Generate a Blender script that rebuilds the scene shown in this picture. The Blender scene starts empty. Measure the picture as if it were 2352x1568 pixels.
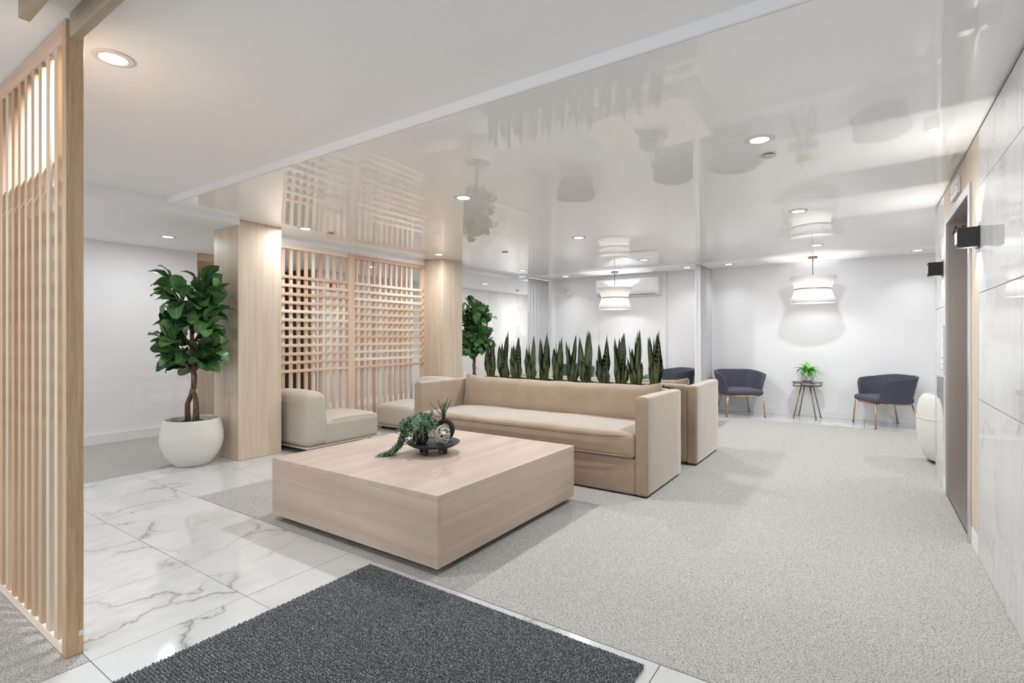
import bpy, bmesh, math, random
from mathutils import Vector, Matrix, noise
R = math.radians
PI = math.pi
random.seed(7)
scn = bpy.context.scene
col = scn.collection

# ------------------------------------------------------------------ camera
cam_d = bpy.data.cameras.new('camera')
cam = bpy.data.objects.new('camera', cam_d)
col.objects.link(cam)
cam.location = (0, 0, 1.235)
cam.rotation_euler = (R(90), 0, R(34.337))
cam_d.sensor_width = 36
cam_d.lens = 1190.6 / 2352 * 36
cam_d.shift_y = -11 / 2352
cam_d.clip_start = .05
scn.camera = cam

# ------------------------------------------------------------------ world, exposure
W = bpy.data.worlds.new('world')
scn.world = W
W.use_nodes = True
W.node_tree.nodes['Background'].inputs[0].default_value = (.86, .93, 1, 1)
W.node_tree.nodes['Background'].inputs[1].default_value = .85
scn.view_settings.view_transform = 'Standard'
scn.view_settings.look = 'None'
scn.view_settings.gamma = 1
scn.view_settings.use_curve_mapping = False
scn.view_settings.exposure = 1.26
scn.cycles.max_bounces = 8
scn.cycles.diffuse_bounces = 5
scn.cycles.glossy_bounces = 4
scn.cycles.caustics_reflective = False
scn.cycles.caustics_refractive = False
scn.cycles.sample_clamp_indirect = 6.0
SPOT_W = 8.6
SPOT_COL = (.93, .97, 1.0)

# portal at the added glazing behind the camera (fill daylight comes in there)
pd = bpy.data.lights.new('fill_portal', 'AREA')
pd.shape = 'RECTANGLE'; pd.size = 7.6; pd.size_y = 2.3
pd.cycles.is_portal = True
po = bpy.data.objects.new('fill_portal', pd)
po.location = (-3.4, -2.9, 1.2); po.rotation_euler = (R(90), 0, 0)
col.objects.link(po)

# ------------------------------------------------------------------ material helpers
def mat(name, color=(.8, .8, .8), rough=.5, metal=0., **kw):
    m = bpy.data.materials.new(name); m.use_nodes = True
    b = m.node_tree.nodes['Principled BSDF']
    b.inputs['Base Color'].default_value = (*color, 1)
    b.inputs['Roughness'].default_value = rough
    b.inputs['Metallic'].default_value = metal
    for k, v in kw.items():
        b.inputs[k.replace('_', ' ')].default_value = v
    return m

class NT:
    def __init__(s, m):
        s.m = m; s.t = m.node_tree; s.b = s.t.nodes['Principled BSDF']
        s.tc = s.t.nodes.new('ShaderNodeTexCoord')
    def n(s, typ, ins=None, **kw):
        nd = s.t.nodes.new('ShaderNode' + typ)
        for k, v in kw.items(): setattr(nd, k, v)
        for k, v in (ins or {}).items():
            if hasattr(v, 'is_output') or isinstance(v, bpy.types.NodeSocket): s.t.links.new(v, nd.inputs[k])
            else: nd.inputs[k].default_value = v
        return nd
    def link(s, a, b): s.t.links.new(a, b)
    def mapping(s, scale=(1, 1, 1), src='Object', loc=(0, 0, 0), rot=(0, 0, 0)):
        return s.n('Mapping', {'Vector': s.tc.outputs[src], 'Scale': scale, 'Location': loc, 'Rotation': rot}).outputs[0]
    def ramp(s, fac, stops):
        r = s.n('ValToRGB', {'Fac': fac})
        e = r.color_ramp.elements
        while len(e) < len(stops): e.new(.5)
        for i, (p, c) in enumerate(stops):
            e[i].position = p; e[i].color = (*c, 1)
        return r.outputs[0]
    def math(s, op, a, b=0., c=None):
        ins = {0: a, 1: b}
        if c is not None: ins[2] = c
        return s.n('Math', ins, operation=op).outputs[0]
    def mix(s, fac, a, b, blend='MIX'):
        nd = s.t.nodes.new('ShaderNodeMix'); nd.data_type = 'RGBA'; nd.blend_type = blend
        for i, v in ((0, fac), (6, a), (7, b)):
            if isinstance(v, bpy.types.NodeSocket): s.t.links.new(v, nd.inputs[i])
            else: nd.inputs[i].default_value = v if i == 0 else (*v, 1)
        return nd.outputs[2]
    def bump(s, h, strength=.2, dist=.01):
        b = s.n('Bump', {'Height': h, 'Strength': strength, 'Distance': dist})
        s.link(b.outputs[0], s.b.inputs['Normal'])
    def color(s, c): s.link(c, s.b.inputs['Base Color'])

def wood(name, light, dark, axis='Z', rough=.5, scale=1., vary=.12, ring=.5, off=(0, 0, 0)):
    m = mat(name, light, rough); t = NT(m)
    sc = {'X': (1.2, 26, 26), 'Y': (26, 1.2, 26), 'Z': (26, 26, 1.2)}[axis]
    sc = tuple(v * scale for v in sc)
    oi = t.n('ObjectInfo')
    shift = t.n('CombineXYZ', {0: t.math('MULTIPLY', oi.outputs['Random'], 37.), 1: t.math('MULTIPLY', oi.outputs['Random'], 91.), 2: t.math('MULTIPLY', oi.outputs['Random'], 53.)})
    v = t.n('VectorMath', {0: t.tc.outputs['Object'], 1: shift.outputs[0]}, operation='ADD').outputs[0]
    mp = t.n('Mapping', {'Vector': v, 'Scale': sc}).outputs[0]
    n1 = t.n('TexNoise', {'Vector': mp, 'Scale': 1., 'Detail': 5., 'Roughness': .6, 'Distortion': .4}).outputs[0]
    n2 = t.n('TexNoise', {'Vector': mp, 'Scale': 6., 'Detail': 3., 'Roughness': .7}).outputs[0]
    f = t.math('ADD', t.math('MULTIPLY', n1, 1 - ring * .5), t.math('MULTIPLY', n2, ring * .5))
    c = t.ramp(f, [(.32, dark), (.62, light)])
    hv = t.n('HueSaturation', {'Color': c, 'Value': t.math('ADD', 1 - vary * .5, t.math('MULTIPLY', oi.outputs['Random'], vary)),
                               'Saturation': t.math('ADD', 1 + vary, t.math('MULTIPLY', oi.outputs['Random'], -2 * vary)),
                               'Hue': t.math('ADD', .5 - vary * .04, t.math('MULTIPLY', oi.outputs['Random'], vary * .08))}).outputs[0]
    t.color(hv); t.bump(f, .08, .002)
    return m

def cloth(name, c1, c2, scale=350., sheen=0., rough=.9, bump=.25, aniso=(1, 1, 1), mott=.0):
    m = mat(name, c1, rough); t = NT(m)
    mp = t.mapping(aniso)
    n1 = t.n('TexNoise', {'Vector': mp, 'Scale': scale, 'Detail': 2., 'Roughness': .7}).outputs[0]
    f = n1
    if mott:
        n2 = t.n('TexNoise', {'Vector': t.mapping(), 'Scale': 7., 'Detail': 4.}).outputs[0]
        f = t.math('ADD', t.math('MULTIPLY', n1, 1 - mott), t.math('MULTIPLY', n2, mott))
    t.color(t.ramp(f, [(.35, c2), (.65, c1)]))
    t.bump(n1, bump, .003)
    m.node_tree.nodes['Principled BSDF'].inputs['Specular IOR Level'].default_value = .15
    if sheen:
        t.b.inputs['Sheen Weight'].default_value = sheen
        t.b.inputs['Sheen Roughness'].default_value = .3
        t.b.inputs['Sheen Tint'].default_value = (1, .96, .92, 1)
    return m

M = {}
def paint(name, c, rough=.6):
    m = mat(name, c, rough); t = NT(m)
    t.bump(t.n('TexNoise', {'Vector': t.mapping(), 'Scale': 120., 'Detail': 2.}).outputs[0], .02, .002)
    return m
M['wall'] = paint('wall_paint', (.81, .80, .805))
M['ceil'] = paint('ceiling_paint', (.92, .92, .925), .7)
M['white'] = mat('white_trim', (.91, .92, .95), .45)
M['base'] = mat('white_baseboard', (.80, .79, .78), .4)
# stretched glossy film with faint waves
m = mat('glossy_film', (.93, .93, .93), .0); t = NT(m)
t.b.inputs['IOR'].default_value = 1.5
M['gloss'] = m

def marble(name, src='Object', rough=.09, dens=1., base=(.66, .66, .655), vs=1.):
    m = mat(name, base, rough); t = NT(m)
    oi = t.n('ObjectInfo')
    shift = t.n('CombineXYZ', {0: t.math('MULTIPLY', oi.outputs['Random'], 17.), 1: t.math('MULTIPLY', oi.outputs['Random'], 31.), 2: t.math('MULTIPLY', oi.outputs['Random'], 23.)})
    v = t.n('VectorMath', {0: t.tc.outputs[src], 1: shift.outputs[0]}, operation='ADD').outputs[0]
    warp = t.n('TexNoise', {'Vector': v, 'Scale': 2.2, 'Detail': 6., 'Roughness': .62}).outputs[1]
    w2 = t.n('VectorMath', {0: warp, 3: .55}, operation='SCALE').outputs[0]
    vv = t.n('VectorMath', {0: v, 1: w2}, operation='ADD').outputs[0]
    mp = t.n('Mapping', {'Vector': vv, 'Rotation': (.5, .4, R(58)), 'Scale': (1.9 * dens, .75 * dens, 1.3 * dens)}).outputs[0]
    vo = t.n('TexVoronoi', {'Vector': mp, 'Scale': 1.15}, feature='DISTANCE_TO_EDGE').outputs[0]
    mask = t.n('TexNoise', {'Vector': v, 'Scale': 2.6, 'Detail': 2.}).outputs[0]
    mk = t.ramp(mask, [(.40, (0, 0, 0)), (.62, (1, 1, 1))])
    thin = t.ramp(vo, [(0., (1, 1, 1)), (.014, (.25, .25, .25)), (.03, (0, 0, 0))])
    wide = t.ramp(vo, [(0., (1, 1, 1)), (.12, (0, 0, 0))])
    vein = t.math('MULTIPLY', thin, mk)
    cloud = t.ramp(t.n('TexNoise', {'Vector': t.n('Mapping', {'Vector': vv, 'Scale': (1.5, 5, 3), 'Rotation': (0, 0, R(60))}).outputs[0], 'Scale': 1., 'Detail': 4.}).outputs[0],
                   [(.4, base), (.7, tuple(x * .93 for x in base))])
    c = t.mix(t.math('MULTIPLY', t.math('MULTIPLY', wide, mk), .28 * vs), cloud, (.45, .43, .42))
    c = t.mix(t.math('MULTIPLY', vein, .85 * vs), c, (.24, .22, .22))
    t.color(c)
    return m
M['marble'] = marble('marble_tile_stone')
M['marble_wall'] = marble('marble_wall_stone', rough=.02, base=(.68, .67, .665), vs=.4)
M['marble_wall'].node_tree.nodes['Principled BSDF'].inputs['IOR'].default_value = 1.6
M['grout'] = mat('grout', (.38, .37, .36), .9)

# carpet
m = mat('carpet_pile', (.5, .5, .47), .95); t = NT(m)
mp = t.mapping((1, 1, 1))
a1 = t.n('TexNoise', {'Vector': mp, 'Scale': 230., 'Detail': 2., 'Roughness': .75}).outputs[0]
a2 = t.n('TexNoise', {'Vector': t.mapping((90, 330, 1)), 'Scale': 1., 'Detail': 1.}).outputs[0]
a3 = t.n('TexNoise', {'Vector': mp, 'Scale': 1.6, 'Detail': 3.}).outputs[0]
f = t.math('ADD', t.math('MULTIPLY', a1, .8), t.math('MULTIPLY', a2, .2))
c = t.ramp(f, [(.38, (.14, .135, .125)), (.475, (.39, .375, .348)), (.56, (.61, .59, .55))])
c = t.mix(t.math('MULTIPLY', t.ramp(a3, [(.4, (0, 0, 0)), (.65, (1, 1, 1))]), .12), c, (.42, .40, .37))
t.color(c); t.bump(f, .5, .004); t.b.inputs['Specular IOR Level'].default_value = .1
M['carpet'] = m
m = mat('mat_fibre', (.05, .055, .055), .9); t = NT(m)
a1 = t.n('TexNoise', {'Vector': t.mapping(), 'Scale': 260., 'Detail': 2., 'Roughness': .8}).outputs[0]
t.color(t.ramp(a1, [(.40, (.022, .027, .027)), (.53, (.085, .092, .095)), (.62, (.42, .44, .45))]))
t.b.inputs['Specular IOR Level'].default_value = .15
M['mat'] = m
M['rubber'] = mat('mat_rubber', (.02, .022, .022), .8)

M['panelwood'] = wood('panel_wood', (.69, .575, .45), (.57, .455, .34), 'Z', .45, .9, .03, .3)
M['tablewoodX'] = wood('table_wood_x', (.55, .445, .37), (.44, .345, .275), 'X', .42, .35, .06, .3)
M['tablewoodY'] = wood('table_wood_y', (.55, .445, .37), (.44, .345, .275), 'Y', .42, .35, .06, .3)
M['pineZ'] = wood('pine_z', (.74, .57, .44), (.60, .41, .29), 'Z', .5, .8, .34, .4)
M['pineX'] = wood('pine_x', (.74, .57, .44), (.60, .41, .29), 'X', .5, .8, .30, .4)
M['pineY'] = wood('pine_y', (.76, .60, .47), (.62, .43, .31), 'Y', .5, .8, .34, .4)
M['pineN'] = wood('pine_near', (.66, .49, .34), (.52, .355, .23), 'Z', .5, .8, .30, .4)
M['fir'] = wood('fir_post', (.66, .48, .31), (.42, .265, .135), 'Z', .5, 1.5, .04, .9)
M['timber'] = wood('timber', (.50, .41, .29), (.36, .28, .19), 'X', .5, .9, .06, .5)
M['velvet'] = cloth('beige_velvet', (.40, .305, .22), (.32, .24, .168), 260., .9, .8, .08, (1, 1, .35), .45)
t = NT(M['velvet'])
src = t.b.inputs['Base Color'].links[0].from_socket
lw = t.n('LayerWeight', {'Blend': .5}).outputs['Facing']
t.color(t.mix(t.math('MULTIPLY', t.math('POWER', lw, 2.2), .5), src, (.76, .73, .70)))  # whitish sheen at grazing angles, mixed into the base colour
M['velvet_dark'] = mat('plinth_black', (.012, .012, .012), .7)
M['linen'] = cloth('cream_linen', (.63, .575, .51), (.49, .44, .38), 420., .15, .95, .35)
M['boucle'] = cloth('white_boucle', (.80, .77, .73), (.62, .58, .54), 150., .2, .95, .7)
M['denim'] = cloth('slate_tweed', (.14, .138, .18), (.04, .04, .055), 260., .25, .9, .4)
M['brass'] = mat('copper_brass', (.62, .37, .20), .28, 1.)
M['gold'] = mat('antique_gold', (.30, .235, .135), .42, 1.)
M['steel'] = mat('brushed_steel', (.70, .70, .71), .28, 1.)
m = mat('bronze_steel', (.60, .54, .48), .3, 1.); t = NT(m)
t.bump(t.n('TexNoise', {'Vector': t.mapping((400, 400, 4)), 'Scale': 1.}).outputs[0], .03, .001)
M['bronze'] = m
M['black'] = mat('black_metal', (.012, .012, .013), .35)
M['blackmat'] = mat('black_matte', (.018, .018, .018), .75)
M['blacktray'] = mat('black_tray', (.022, .022, .021), .55)
M['pot'] = mat('ivory_pot', (.70, .68, .62), .55)
M['greypot'] = mat('grey_pot', (.62, .60, .62), .5)
M['curtain'] = cloth('curtain_cloth', (.74, .735, .745), (.68, .675, .685), 300., .1, .9, .1)
M['shade'] = mat('shade_cloth', (.86, .84, .83), .8)
M['shade'].node_tree.nodes['Principled BSDF'].inputs['Transmission Weight'].default_value = 0
M['plastic'] = mat('white_plastic', (.80, .80, .81), .3)
M['lens'] = mat('lamp_lens', (1, 1, 1), .5, Emission_Color=(1, .97, .93, 1), Emission_Strength=6.)
M['trimring'] = mat('white_metal_ring', (.72, .71, .70), .35)
M['dark'] = mat('dark_recess', (.050, .042, .030), .8)
M['olive'] = mat('olive_panel', (.24, .20, .12), .6)
M['red'] = mat('red_plastic', (.45, .02, .015), .4)
M['rattan'] = mat('knot_rattan', (.42, .42, .34), .5)
M['glass'] = mat('tinted_glass', (.10, .10, .10), .05)
M['lid'] = mat('speaker_metal', (.60, .58, .56), .3, .6)
M['stone'] = mat('black_pebbles', (.012, .013, .014), .25)
# bark
m = mat('fig_bark', (.2, .12, .08), .8); t = NT(m)
n = t.n('TexNoise', {'Vector': t.mapping((60, 60, 14)), 'Scale': 1., 'Detail': 5.}).outputs[0]
t.color(t.ramp(n, [(.35, (.06, .030, .018)), (.55, (.17, .085, .05)), (.72, (.34, .24, .18))])); t.bump(n, .5, .004)
M['bark'] = m
# fig leaf (uv: u across -1..1 -> 0..1, v along)
def leafmat(name, c1, c2, veinc, rough=.35, veins=7., vw=.06):
    m = mat(name, c1, rough); t = NT(m)
    sp = t.n('SeparateXYZ', {0: t.tc.outputs['UV']})
    u = t.math('ABSOLUTE', t.math('SUBTRACT', sp.outputs[0], .5))
    s = t.math('SUBTRACT', sp.outputs[1], t.math('MULTIPLY', u, .75))
    w = t.math('ABSOLUTE', t.math('SUBTRACT', t.math('FRACT', t.math('MULTIPLY', s, veins)), .5))
    v1 = t.math('LESS_THAN', w, vw)
    v2 = t.math('LESS_THAN', u, .022)
    vein = t.math('MAXIMUM', t.math('MULTIPLY', v1, .45), v2)
    oi = t.n('ObjectInfo')
    base = t.mix(oi.outputs['Random'], c1, c2)
    nz = t.n('TexNoise', {'Vector': t.mapping(), 'Scale': 30.}).outputs[0]
    base = t.mix(t.math('MULTIPLY', nz, .3), base, c2)
    t.color(t.mix(t.math('MULTIPLY', vein, .7), base, veinc))
    t.bump(t.math('MULTIPLY', vein, -1.), .25, .003)
    return m
M['figleaf'] = leafmat('fig_leaf', (.032, .105, .034), (.080, .215, .055), (.30, .44, .22), .40, 6., .06)
M['agleaf'] = leafmat('variegated_leaf', (.07, .30, .03), (.13, .42, .05), (.55, .72, .35), .35, 9., .16)
m = mat('eucalyptus_leaf', (.10, .17, .12), .4); t = NT(m)
n = t.n('TexNoise', {'Vector': t.mapping(), 'Scale': 90.}).outputs[0]
t.color(t.ramp(n, [(.33, (.05, .13, .06)), (.52, (.17, .29, .18)), (.66, (.48, .58, .52))]))
M['euca'] = m
M['sprig'] = mat('sprig_green', (.15, .25, .13), .5)
# snake plant
m = mat('snake_leaf', (.03, .06, .03), .38); t = NT(m)
g = t.n('NewGeometry')
w = t.n('TexWave', {'Vector': t.n('Mapping', {'Vector': t.tc.outputs['Object'], 'Scale': (3, 3, 17)}).outputs[0], 'Scale': 2.2, 'Distortion': 9., 'Detail': 4., 'Detail Scale': 2.2}, wave_type='BANDS', bands_direction='Z').outputs[1]
sp = t.n('SeparateXYZ', {0: t.tc.outputs['UV']})
edge = t.math('GREATER_THAN', t.math('ABSOLUTE', t.math('SUBTRACT', sp.outputs[0], .5)), .47)
topf = t.math('SUBTRACT', 1., t.math('POWER', sp.outputs[1], 2.2))
c = t.mix(t.math('MULTIPLY', t.ramp(w, [(.38, (0, 0, 0)), (.66, (1, 1, 1))]), topf), (.013, .032, .022), (.19, .24, .075))
t.color(c); t.bump(w, .08, .003)
M['snake'] = m
# wallpaper with overlapping petals
m = mat('petal_wallpaper', (.62, .59, .57), .55); t = NT(m)
mp = t.mapping((1, 2.9, 1.9))
wp = t.n('TexNoise', {'Vector': mp, 'Scale': 1.2, 'Detail': 1.}).outputs[1]
vv = t.n('VectorMath', {0: mp, 1: t.n('VectorMath', {0: wp, 3: .5}, operation='SCALE').outputs[0]}, operation='ADD').outputs[0]
vo = t.n('TexVoronoi', {'Vector': vv, 'Scale': 1.05}, feature='F1')
vd = t.n('TexVoronoi', {'Vector': vv, 'Scale': 1.05}, feature='DISTANCE_TO_EDGE').outputs[0]
tone = t.n('SeparateXYZ', {0: vo.outputs['Color']}).outputs[0]
c = t.mix(tone, (.60, .57, .54), (.74, .71, .68))
c = t.mix(t.ramp(vd, [(.0, (.45, .45, .45)), (.014, (0, 0, 0))]), c, (.78, .765, .745))
t.color(c)
M['wallpaper'] = m

# ------------------------------------------------------------------ mesh helpers
def tag(o, label=None, cat=None, group=None, kind=None):
    if label: o['label'] = label
    if cat: o['category'] = cat
    if group: o['group'] = group
    if kind: o['kind'] = kind
    return o
def empty(name, loc=(0, 0, 0), rz=0., label=None, cat=None, group=None):
    o = bpy.data.objects.new(name, None); col.objects.link(o)
    o.empty_display_size = .05
    o.location = loc; o.rotation_euler = (0, 0, rz)
    return tag(o, label, cat, group)
class MB:
    def __init__(s): s.v = []; s.f = []; s.uv = []; s.smooth = []
    def add(s, verts, faces, smooth=True, uvs=None):
        b = len(s.v); s.v += [tuple(v) for v in verts]
        for f in faces:
            s.f.append([i + b for i in f]); s.smooth.append(smooth)
            s.uv.append([uvs[i] for i in f] if uvs else [(0, 0)] * len(f))
        return s
    def box(s, x0, x1, y0, y1, z0, z1):
        v = [(x, y, z) for x in (x0, x1) for y in (y0, y1) for z in (z0, z1)]
        return s.add(v, [(0, 1, 3, 2), (4, 6, 7, 5), (0, 4, 5, 1), (2, 3, 7, 6), (0, 2, 6, 4), (1, 5, 7, 3)], False)
    def rbox(s, x0, x1, y0, y1, z0, z1, r=.03, n=4, fn=None, div=1):
        """rounded box; n rings in each corner, div cells on flats, fn displaces"""
        c = ((x0 + x1) / 2, (y0 + y1) / 2, (z0 + z1) / 2)
        h = ((x1 - x0) / 2, (y1 - y0) / 2, (z1 - z0) / 2)
        rr = min(r, *h)
        def line(hh):
            a = [-hh + rr * (1 - math.cos(PI / 2 * i / n)) * 1. for i in range(n)]
            k = max(1, div if hh > rr * 1.5 else 1)
            mid = [-(hh - rr) + 2 * (hh - rr) * i / k for i in range(k + 1)]
            b = [-x for x in reversed(a)]
            out = a + mid + b
            return out
        L = [line(q) for q in h]
        idx = {}; verts = []; faces = []
        def vid(p):
            key = tuple(round(q, 6) for q in p)
            if key in idx: return idx[key]
            inner = [max(-(h[i] - rr), min(h[i] - rr, p[i])) for i in range(3)]
            d = Vector([p[i] - inner[i] for i in range(3)])
            if d.length > 1e-9:
                d = d.normalized() * rr
            q = [inner[i] + d[i] + c[i] for i in range(3)]
            if fn: q = fn(*q)
            idx[key] = len(verts); verts.append(tuple(q)); return idx[key]
        for ax in range(3):
            u, w = [(1, 2), (2, 0), (0, 1)][ax]
            for sg in (-1, 1):
                for i in range(len(L[u]) - 1):
                    for j in range(len(L[w]) - 1):
                        q = []
                        for (a, b) in ((i, j), (i + 1, j), (i + 1, j + 1), (i, j + 1)):
                            p = [0, 0, 0]; p[ax] = sg * h[ax]; p[u] = L[u][a]; p[w] = L[w][b]
                            q.append(vid(p))
                        if sg < 0: q.reverse()
                        qq = []
                        for k in q:
                            if k not in qq: qq.append(k)
                        if len(qq) > 2: faces.append(qq)
        return s.add(verts, faces, True)
    def tube(s, pts, rad, n=8, cap=True, closed=False):
        pts = [Vector(p) for p in pts]
        rads = rad if isinstance(rad, (list, tuple)) else [rad] * len(pts)
        rings = []; up = Vector((0, 0, 1)); prev = None
        N = len(pts)
        for i, p in enumerate(pts):
            if closed: d = pts[(i + 1) % N] - pts[i - 1]
            else: d = pts[min(i + 1, N - 1)] - pts[max(i - 1, 0)]
            d.normalize()
            if prev is None:
                a = Vector((1, 0, 0)) if abs(d.x) < .8 else Vector((0, 1, 0))
                x = d.cross(a).normalized()
            else:
                x = (prev - d * prev.dot(d)).normalized()
            prev = x; y = d.cross(x)
            rings.append([p + (x * math.cos(2 * PI * k / n) + y * math.sin(2 * PI * k / n)) * rads[i] for k in range(n)])
        verts = [v for r in rings for v in r]; faces = []
        for i in range(N if closed else N - 1):
            j = (i + 1) % N
            for k in range(n):
                faces.append((i * n + k, i * n + (k + 1) % n, j * n + (k + 1) % n, j * n + k))
        if cap and not closed:
            faces.append(tuple(reversed(range(n)))); faces.append(tuple(range((N - 1) * n, N * n)))
        return s.add(verts, faces, True)
    def lathe(s, prof, n=40, c=(0, 0), a0=0., a1=2 * PI, capb=False):
        full = abs(a1 - a0 - 2 * PI) < 1e-6
        m = n if full else n + 1
        verts = [(c[0] + r * math.cos(a0 + (a1 - a0) * k / n), c[1] + r * math.sin(a0 + (a1 - a0) * k / n), z) for (r, z) in prof for k in range(m)]
        faces = []
        for i in range(len(prof) - 1):
            for k in range(n):
                k2 = (k + 1) % m
                faces.append((i * m + k, i * m + k2, (i + 1) * m + k2, (i + 1) * m + k))
        return s.add(verts, faces, True)
    @staticmethod
    def spline(prof, k=6):
        out = []
        P = [prof[0]] + list(prof) + [prof[-1]]
        for i in range(1, len(P) - 2):
            for q in range(k):
                t = q / k
                out.append(tuple(.5 * (2 * P[i][c] + (P[i + 1][c] - P[i - 1][c]) * t + (2 * P[i - 1][c] - 5 * P[i][c] + 4 * P[i + 1][c] - P[i + 2][c]) * t * t + (3 * P[i][c] - P[i - 1][c] - 3 * P[i + 1][c] + P[i + 2][c]) * t ** 3) for c in (0, 1)))
        return out + [prof[-1]]
    def disc(s, r, z, n=32, c=(0, 0), flip=False):
        v = [(c[0] + r * math.cos(2 * PI * k / n), c[1] + r * math.sin(2 * PI * k / n), z) for k in range(n)]
        f = list(range(n))
        if flip: f.reverse()
        return s.add(v, [f], False)
    def mesh(s, name, m=None):
        me = bpy.data.meshes.new(name)
        me.from_pydata(s.v, [], s.f)
        ul = me.uv_layers.new(name='uv')
        flat = []
        for q in s.uv:
            for a in q: flat += [a[0], a[1]]
        if len(flat) == len(ul.data) * 2: ul.data.foreach_set('uv', flat)
        me.polygons.foreach_set('use_smooth', s.smooth)
        if m: me.materials.append(m)
        me.update()
        return me
    def build(s, name, m, parent=None, kind=None, bevel=0., loc=None, autosm=False):
        o = bpy.data.objects.new(name, s.mesh(name, m)); col.objects.link(o)
        if parent: o.parent = parent
        if loc: o.location = loc
        if kind: o['kind'] = kind
        if bevel:
            b = o.modifiers.new('bevel', 'BEVEL'); b.width = bevel; b.segments = 2; b.limit_method = 'ANGLE'
        if autosm:
            e = o.modifiers.new('edge', 'EDGE_SPLIT'); e.split_angle = R(38)
        return o
def inst(name, me, parent, loc=(0, 0, 0), rot=(0, 0, 0), sc=(1, 1, 1), matrix=None):
    o = bpy.data.objects.new(name, me); col.objects.link(o)
    o.parent = parent
    if matrix is not None: o.matrix_local = matrix
    else:
        o.location = loc; o.rotation_euler = rot; o.scale = sc
    return o
def boxo(name, x0, x1, y0, y1, z0, z1, m, parent=None, kind=None, bevel=0.):
    """box with its origin at its centre"""
    cx, cy, cz = (x0 + x1) / 2, (y0 + y1) / 2, (z0 + z1) / 2
    o = MB().box(x0 - cx, x1 - cx, y0 - cy, y1 - cy, z0 - cz, z1 - cz).build(name, m, parent, kind, bevel, (cx, cy, cz))
    return o
def copy_tree(o, parent=None):
    c = o.copy(); col.objects.link(c)
    if parent: c.parent = parent
    for ch in list(o.children): copy_tree(ch, c)
    return c

# ------------------------------------------------------------------ THE SETTING
H = 2.40
RX = .52          # right wall plane
S = 'structure'
floor = boxo('floor', -8.6, 3.2, -3.0, 12.2, -.12, -.02, M['grout'], None, S)
def on_floor(o): 
    o.parent = floor; o.matrix_parent_inverse = Matrix.Translation((2.7, -4.6, .07)); return o
def tile(x0, x1, y0, y1):
    g = .0016
    w, d = x1 - x0 - 2 * g, y1 - y0 - 2 * g
    key = (round(w, 3), round(d, 3))
    if key not in tile.cache:
        tile.cache[key] = MB().rbox(-w / 2, w / 2, -d / 2, d / 2, -.02, 0, .0012, 1).mesh('tile', M['marble'])
        for p in tile.cache[key].polygons: p.use_smooth = False
    o = bpy.data.objects.new('tile', tile.cache[key]); col.objects.link(o)
    o.location = ((x0 + x1) / 2, (y0 + y1) / 2, random.uniform(-.0003, .0003))
    return on_floor(o)
tile.cache = {}
GX = [-5.44 + .6 * i for i in range(10)] + [RX]        # ... -.04? grid through -2.44
ys = [-1.675, -1.075, -.475, .125, .725, 1.325, 1.928]
for i in range(len(GX) - 1):
    for j in range(len(ys) - 1):
        if GX[i] < -2.5 and ys[j] < .72: continue
        tile(GX[i], GX[i + 1], ys[j], ys[j + 1])
for y0, y1 in ((1.928, 2.528), (2.528, 3.17)):
    for x0, x1 in ((-5.44, -4.84), (-4.84, -4.26)):
        tile(x0, x1, y0, y1)
for y0, y1 in ((4.15, 4.57), (6.19, 6.79), (6.79, 7.35)):
    for x0, x1 in ((-5.44, -4.84), (-4.84, -4.26)):
        tile(x0, x1, y0, y1)
xx = -5.42
while xx < 2.9:
    tile(xx, min(xx + .6, 3.0), 8.45, 9.25); xx += .6
def carpet(x0, x1, y0, y1):
    o = MB().box(x0, x1, y0, y1, -.02, .001).build('carpet', M['carpet'])
    return on_floor(o)
carpet(-4.26, RX, 1.93, 6.02); carpet(-4.26, 3.0, 6.02, 8.45)
carpet(-5.63, -4.26, 3.172, 4.148); carpet(-5.63, -4.26, 4.572, 6.188); carpet(-5.42, -4.26, 7.352, 8.45)
carpet(-8.5, -5.442, -1.675, 3.172); carpet(-8.5, -5.632, 3.174, 6.188); carpet(-8.5, -5.442, 6.19, 7.35); carpet(-8.5, -5.422, 7.352, 12.1)
carpet(-5.44, -2.441, -1.675, .7235); carpet(-8.5, RX, -2.95, -1.677)

def wall(name, *a, m='wall'): return boxo(name, *a, M[m], None, S)
wall('wall_left', -7.40, -7.28, -3.0, 3.30, -.02, 2.42)
wall('wall_left', -8.40, -8.28, 3.2, 5.3, -.02, 2.42, m='panelwood')       # back of the alcove
wall('wall_left', -8.30, -7.281, 3.18, 3.299, -.02, 2.42)
wall('wall_left', -8.30, -7.50, 5.15, 5.25, -.02, 2.42, m='olive')
wall('wall_left', -7.62, -7.50, 5.251, 12.1, -.02, 2.42, m='wallpaper')
wall('wall_end', -7.6, -5.3, 12.0, 12.12, -.02, 2.42)
wall('wall_back', -5.42, 3.1, 9.25, 9.37, -.02, 2.42)
wall('wall_back', -5.42, -5.30, 9.371, 12.0, -.02, 2.42)
boxo('wall_back', -4.25, -2.955, 9.215, 9.2495, -.0, 2.3985, M['wall'], None, S)   # shallow pilaster behind the air conditioner
wall('wall_right', 3.0, 3.1, 5.95, 9.249, -.02, 2.42)
wall('wall_right', .60, 3.0, 5.88, 6.0, -.02, 2.42)
# right wall: backing with the lift opening
DY0, DY1, DZ = 4.16, 5.20, 2.10
wr = MB().box(RX + .012, .64, -3.0, DY0 - .055, 0, 2.42).box(RX + .012, .64, DY1 + .10, 5.995, 0, 2.42).box(RX + .012, .64, DY0 - .055, DY1 + .10, DZ + .06, 2.42).build('wall_right', M['grout'], None, S)
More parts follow.
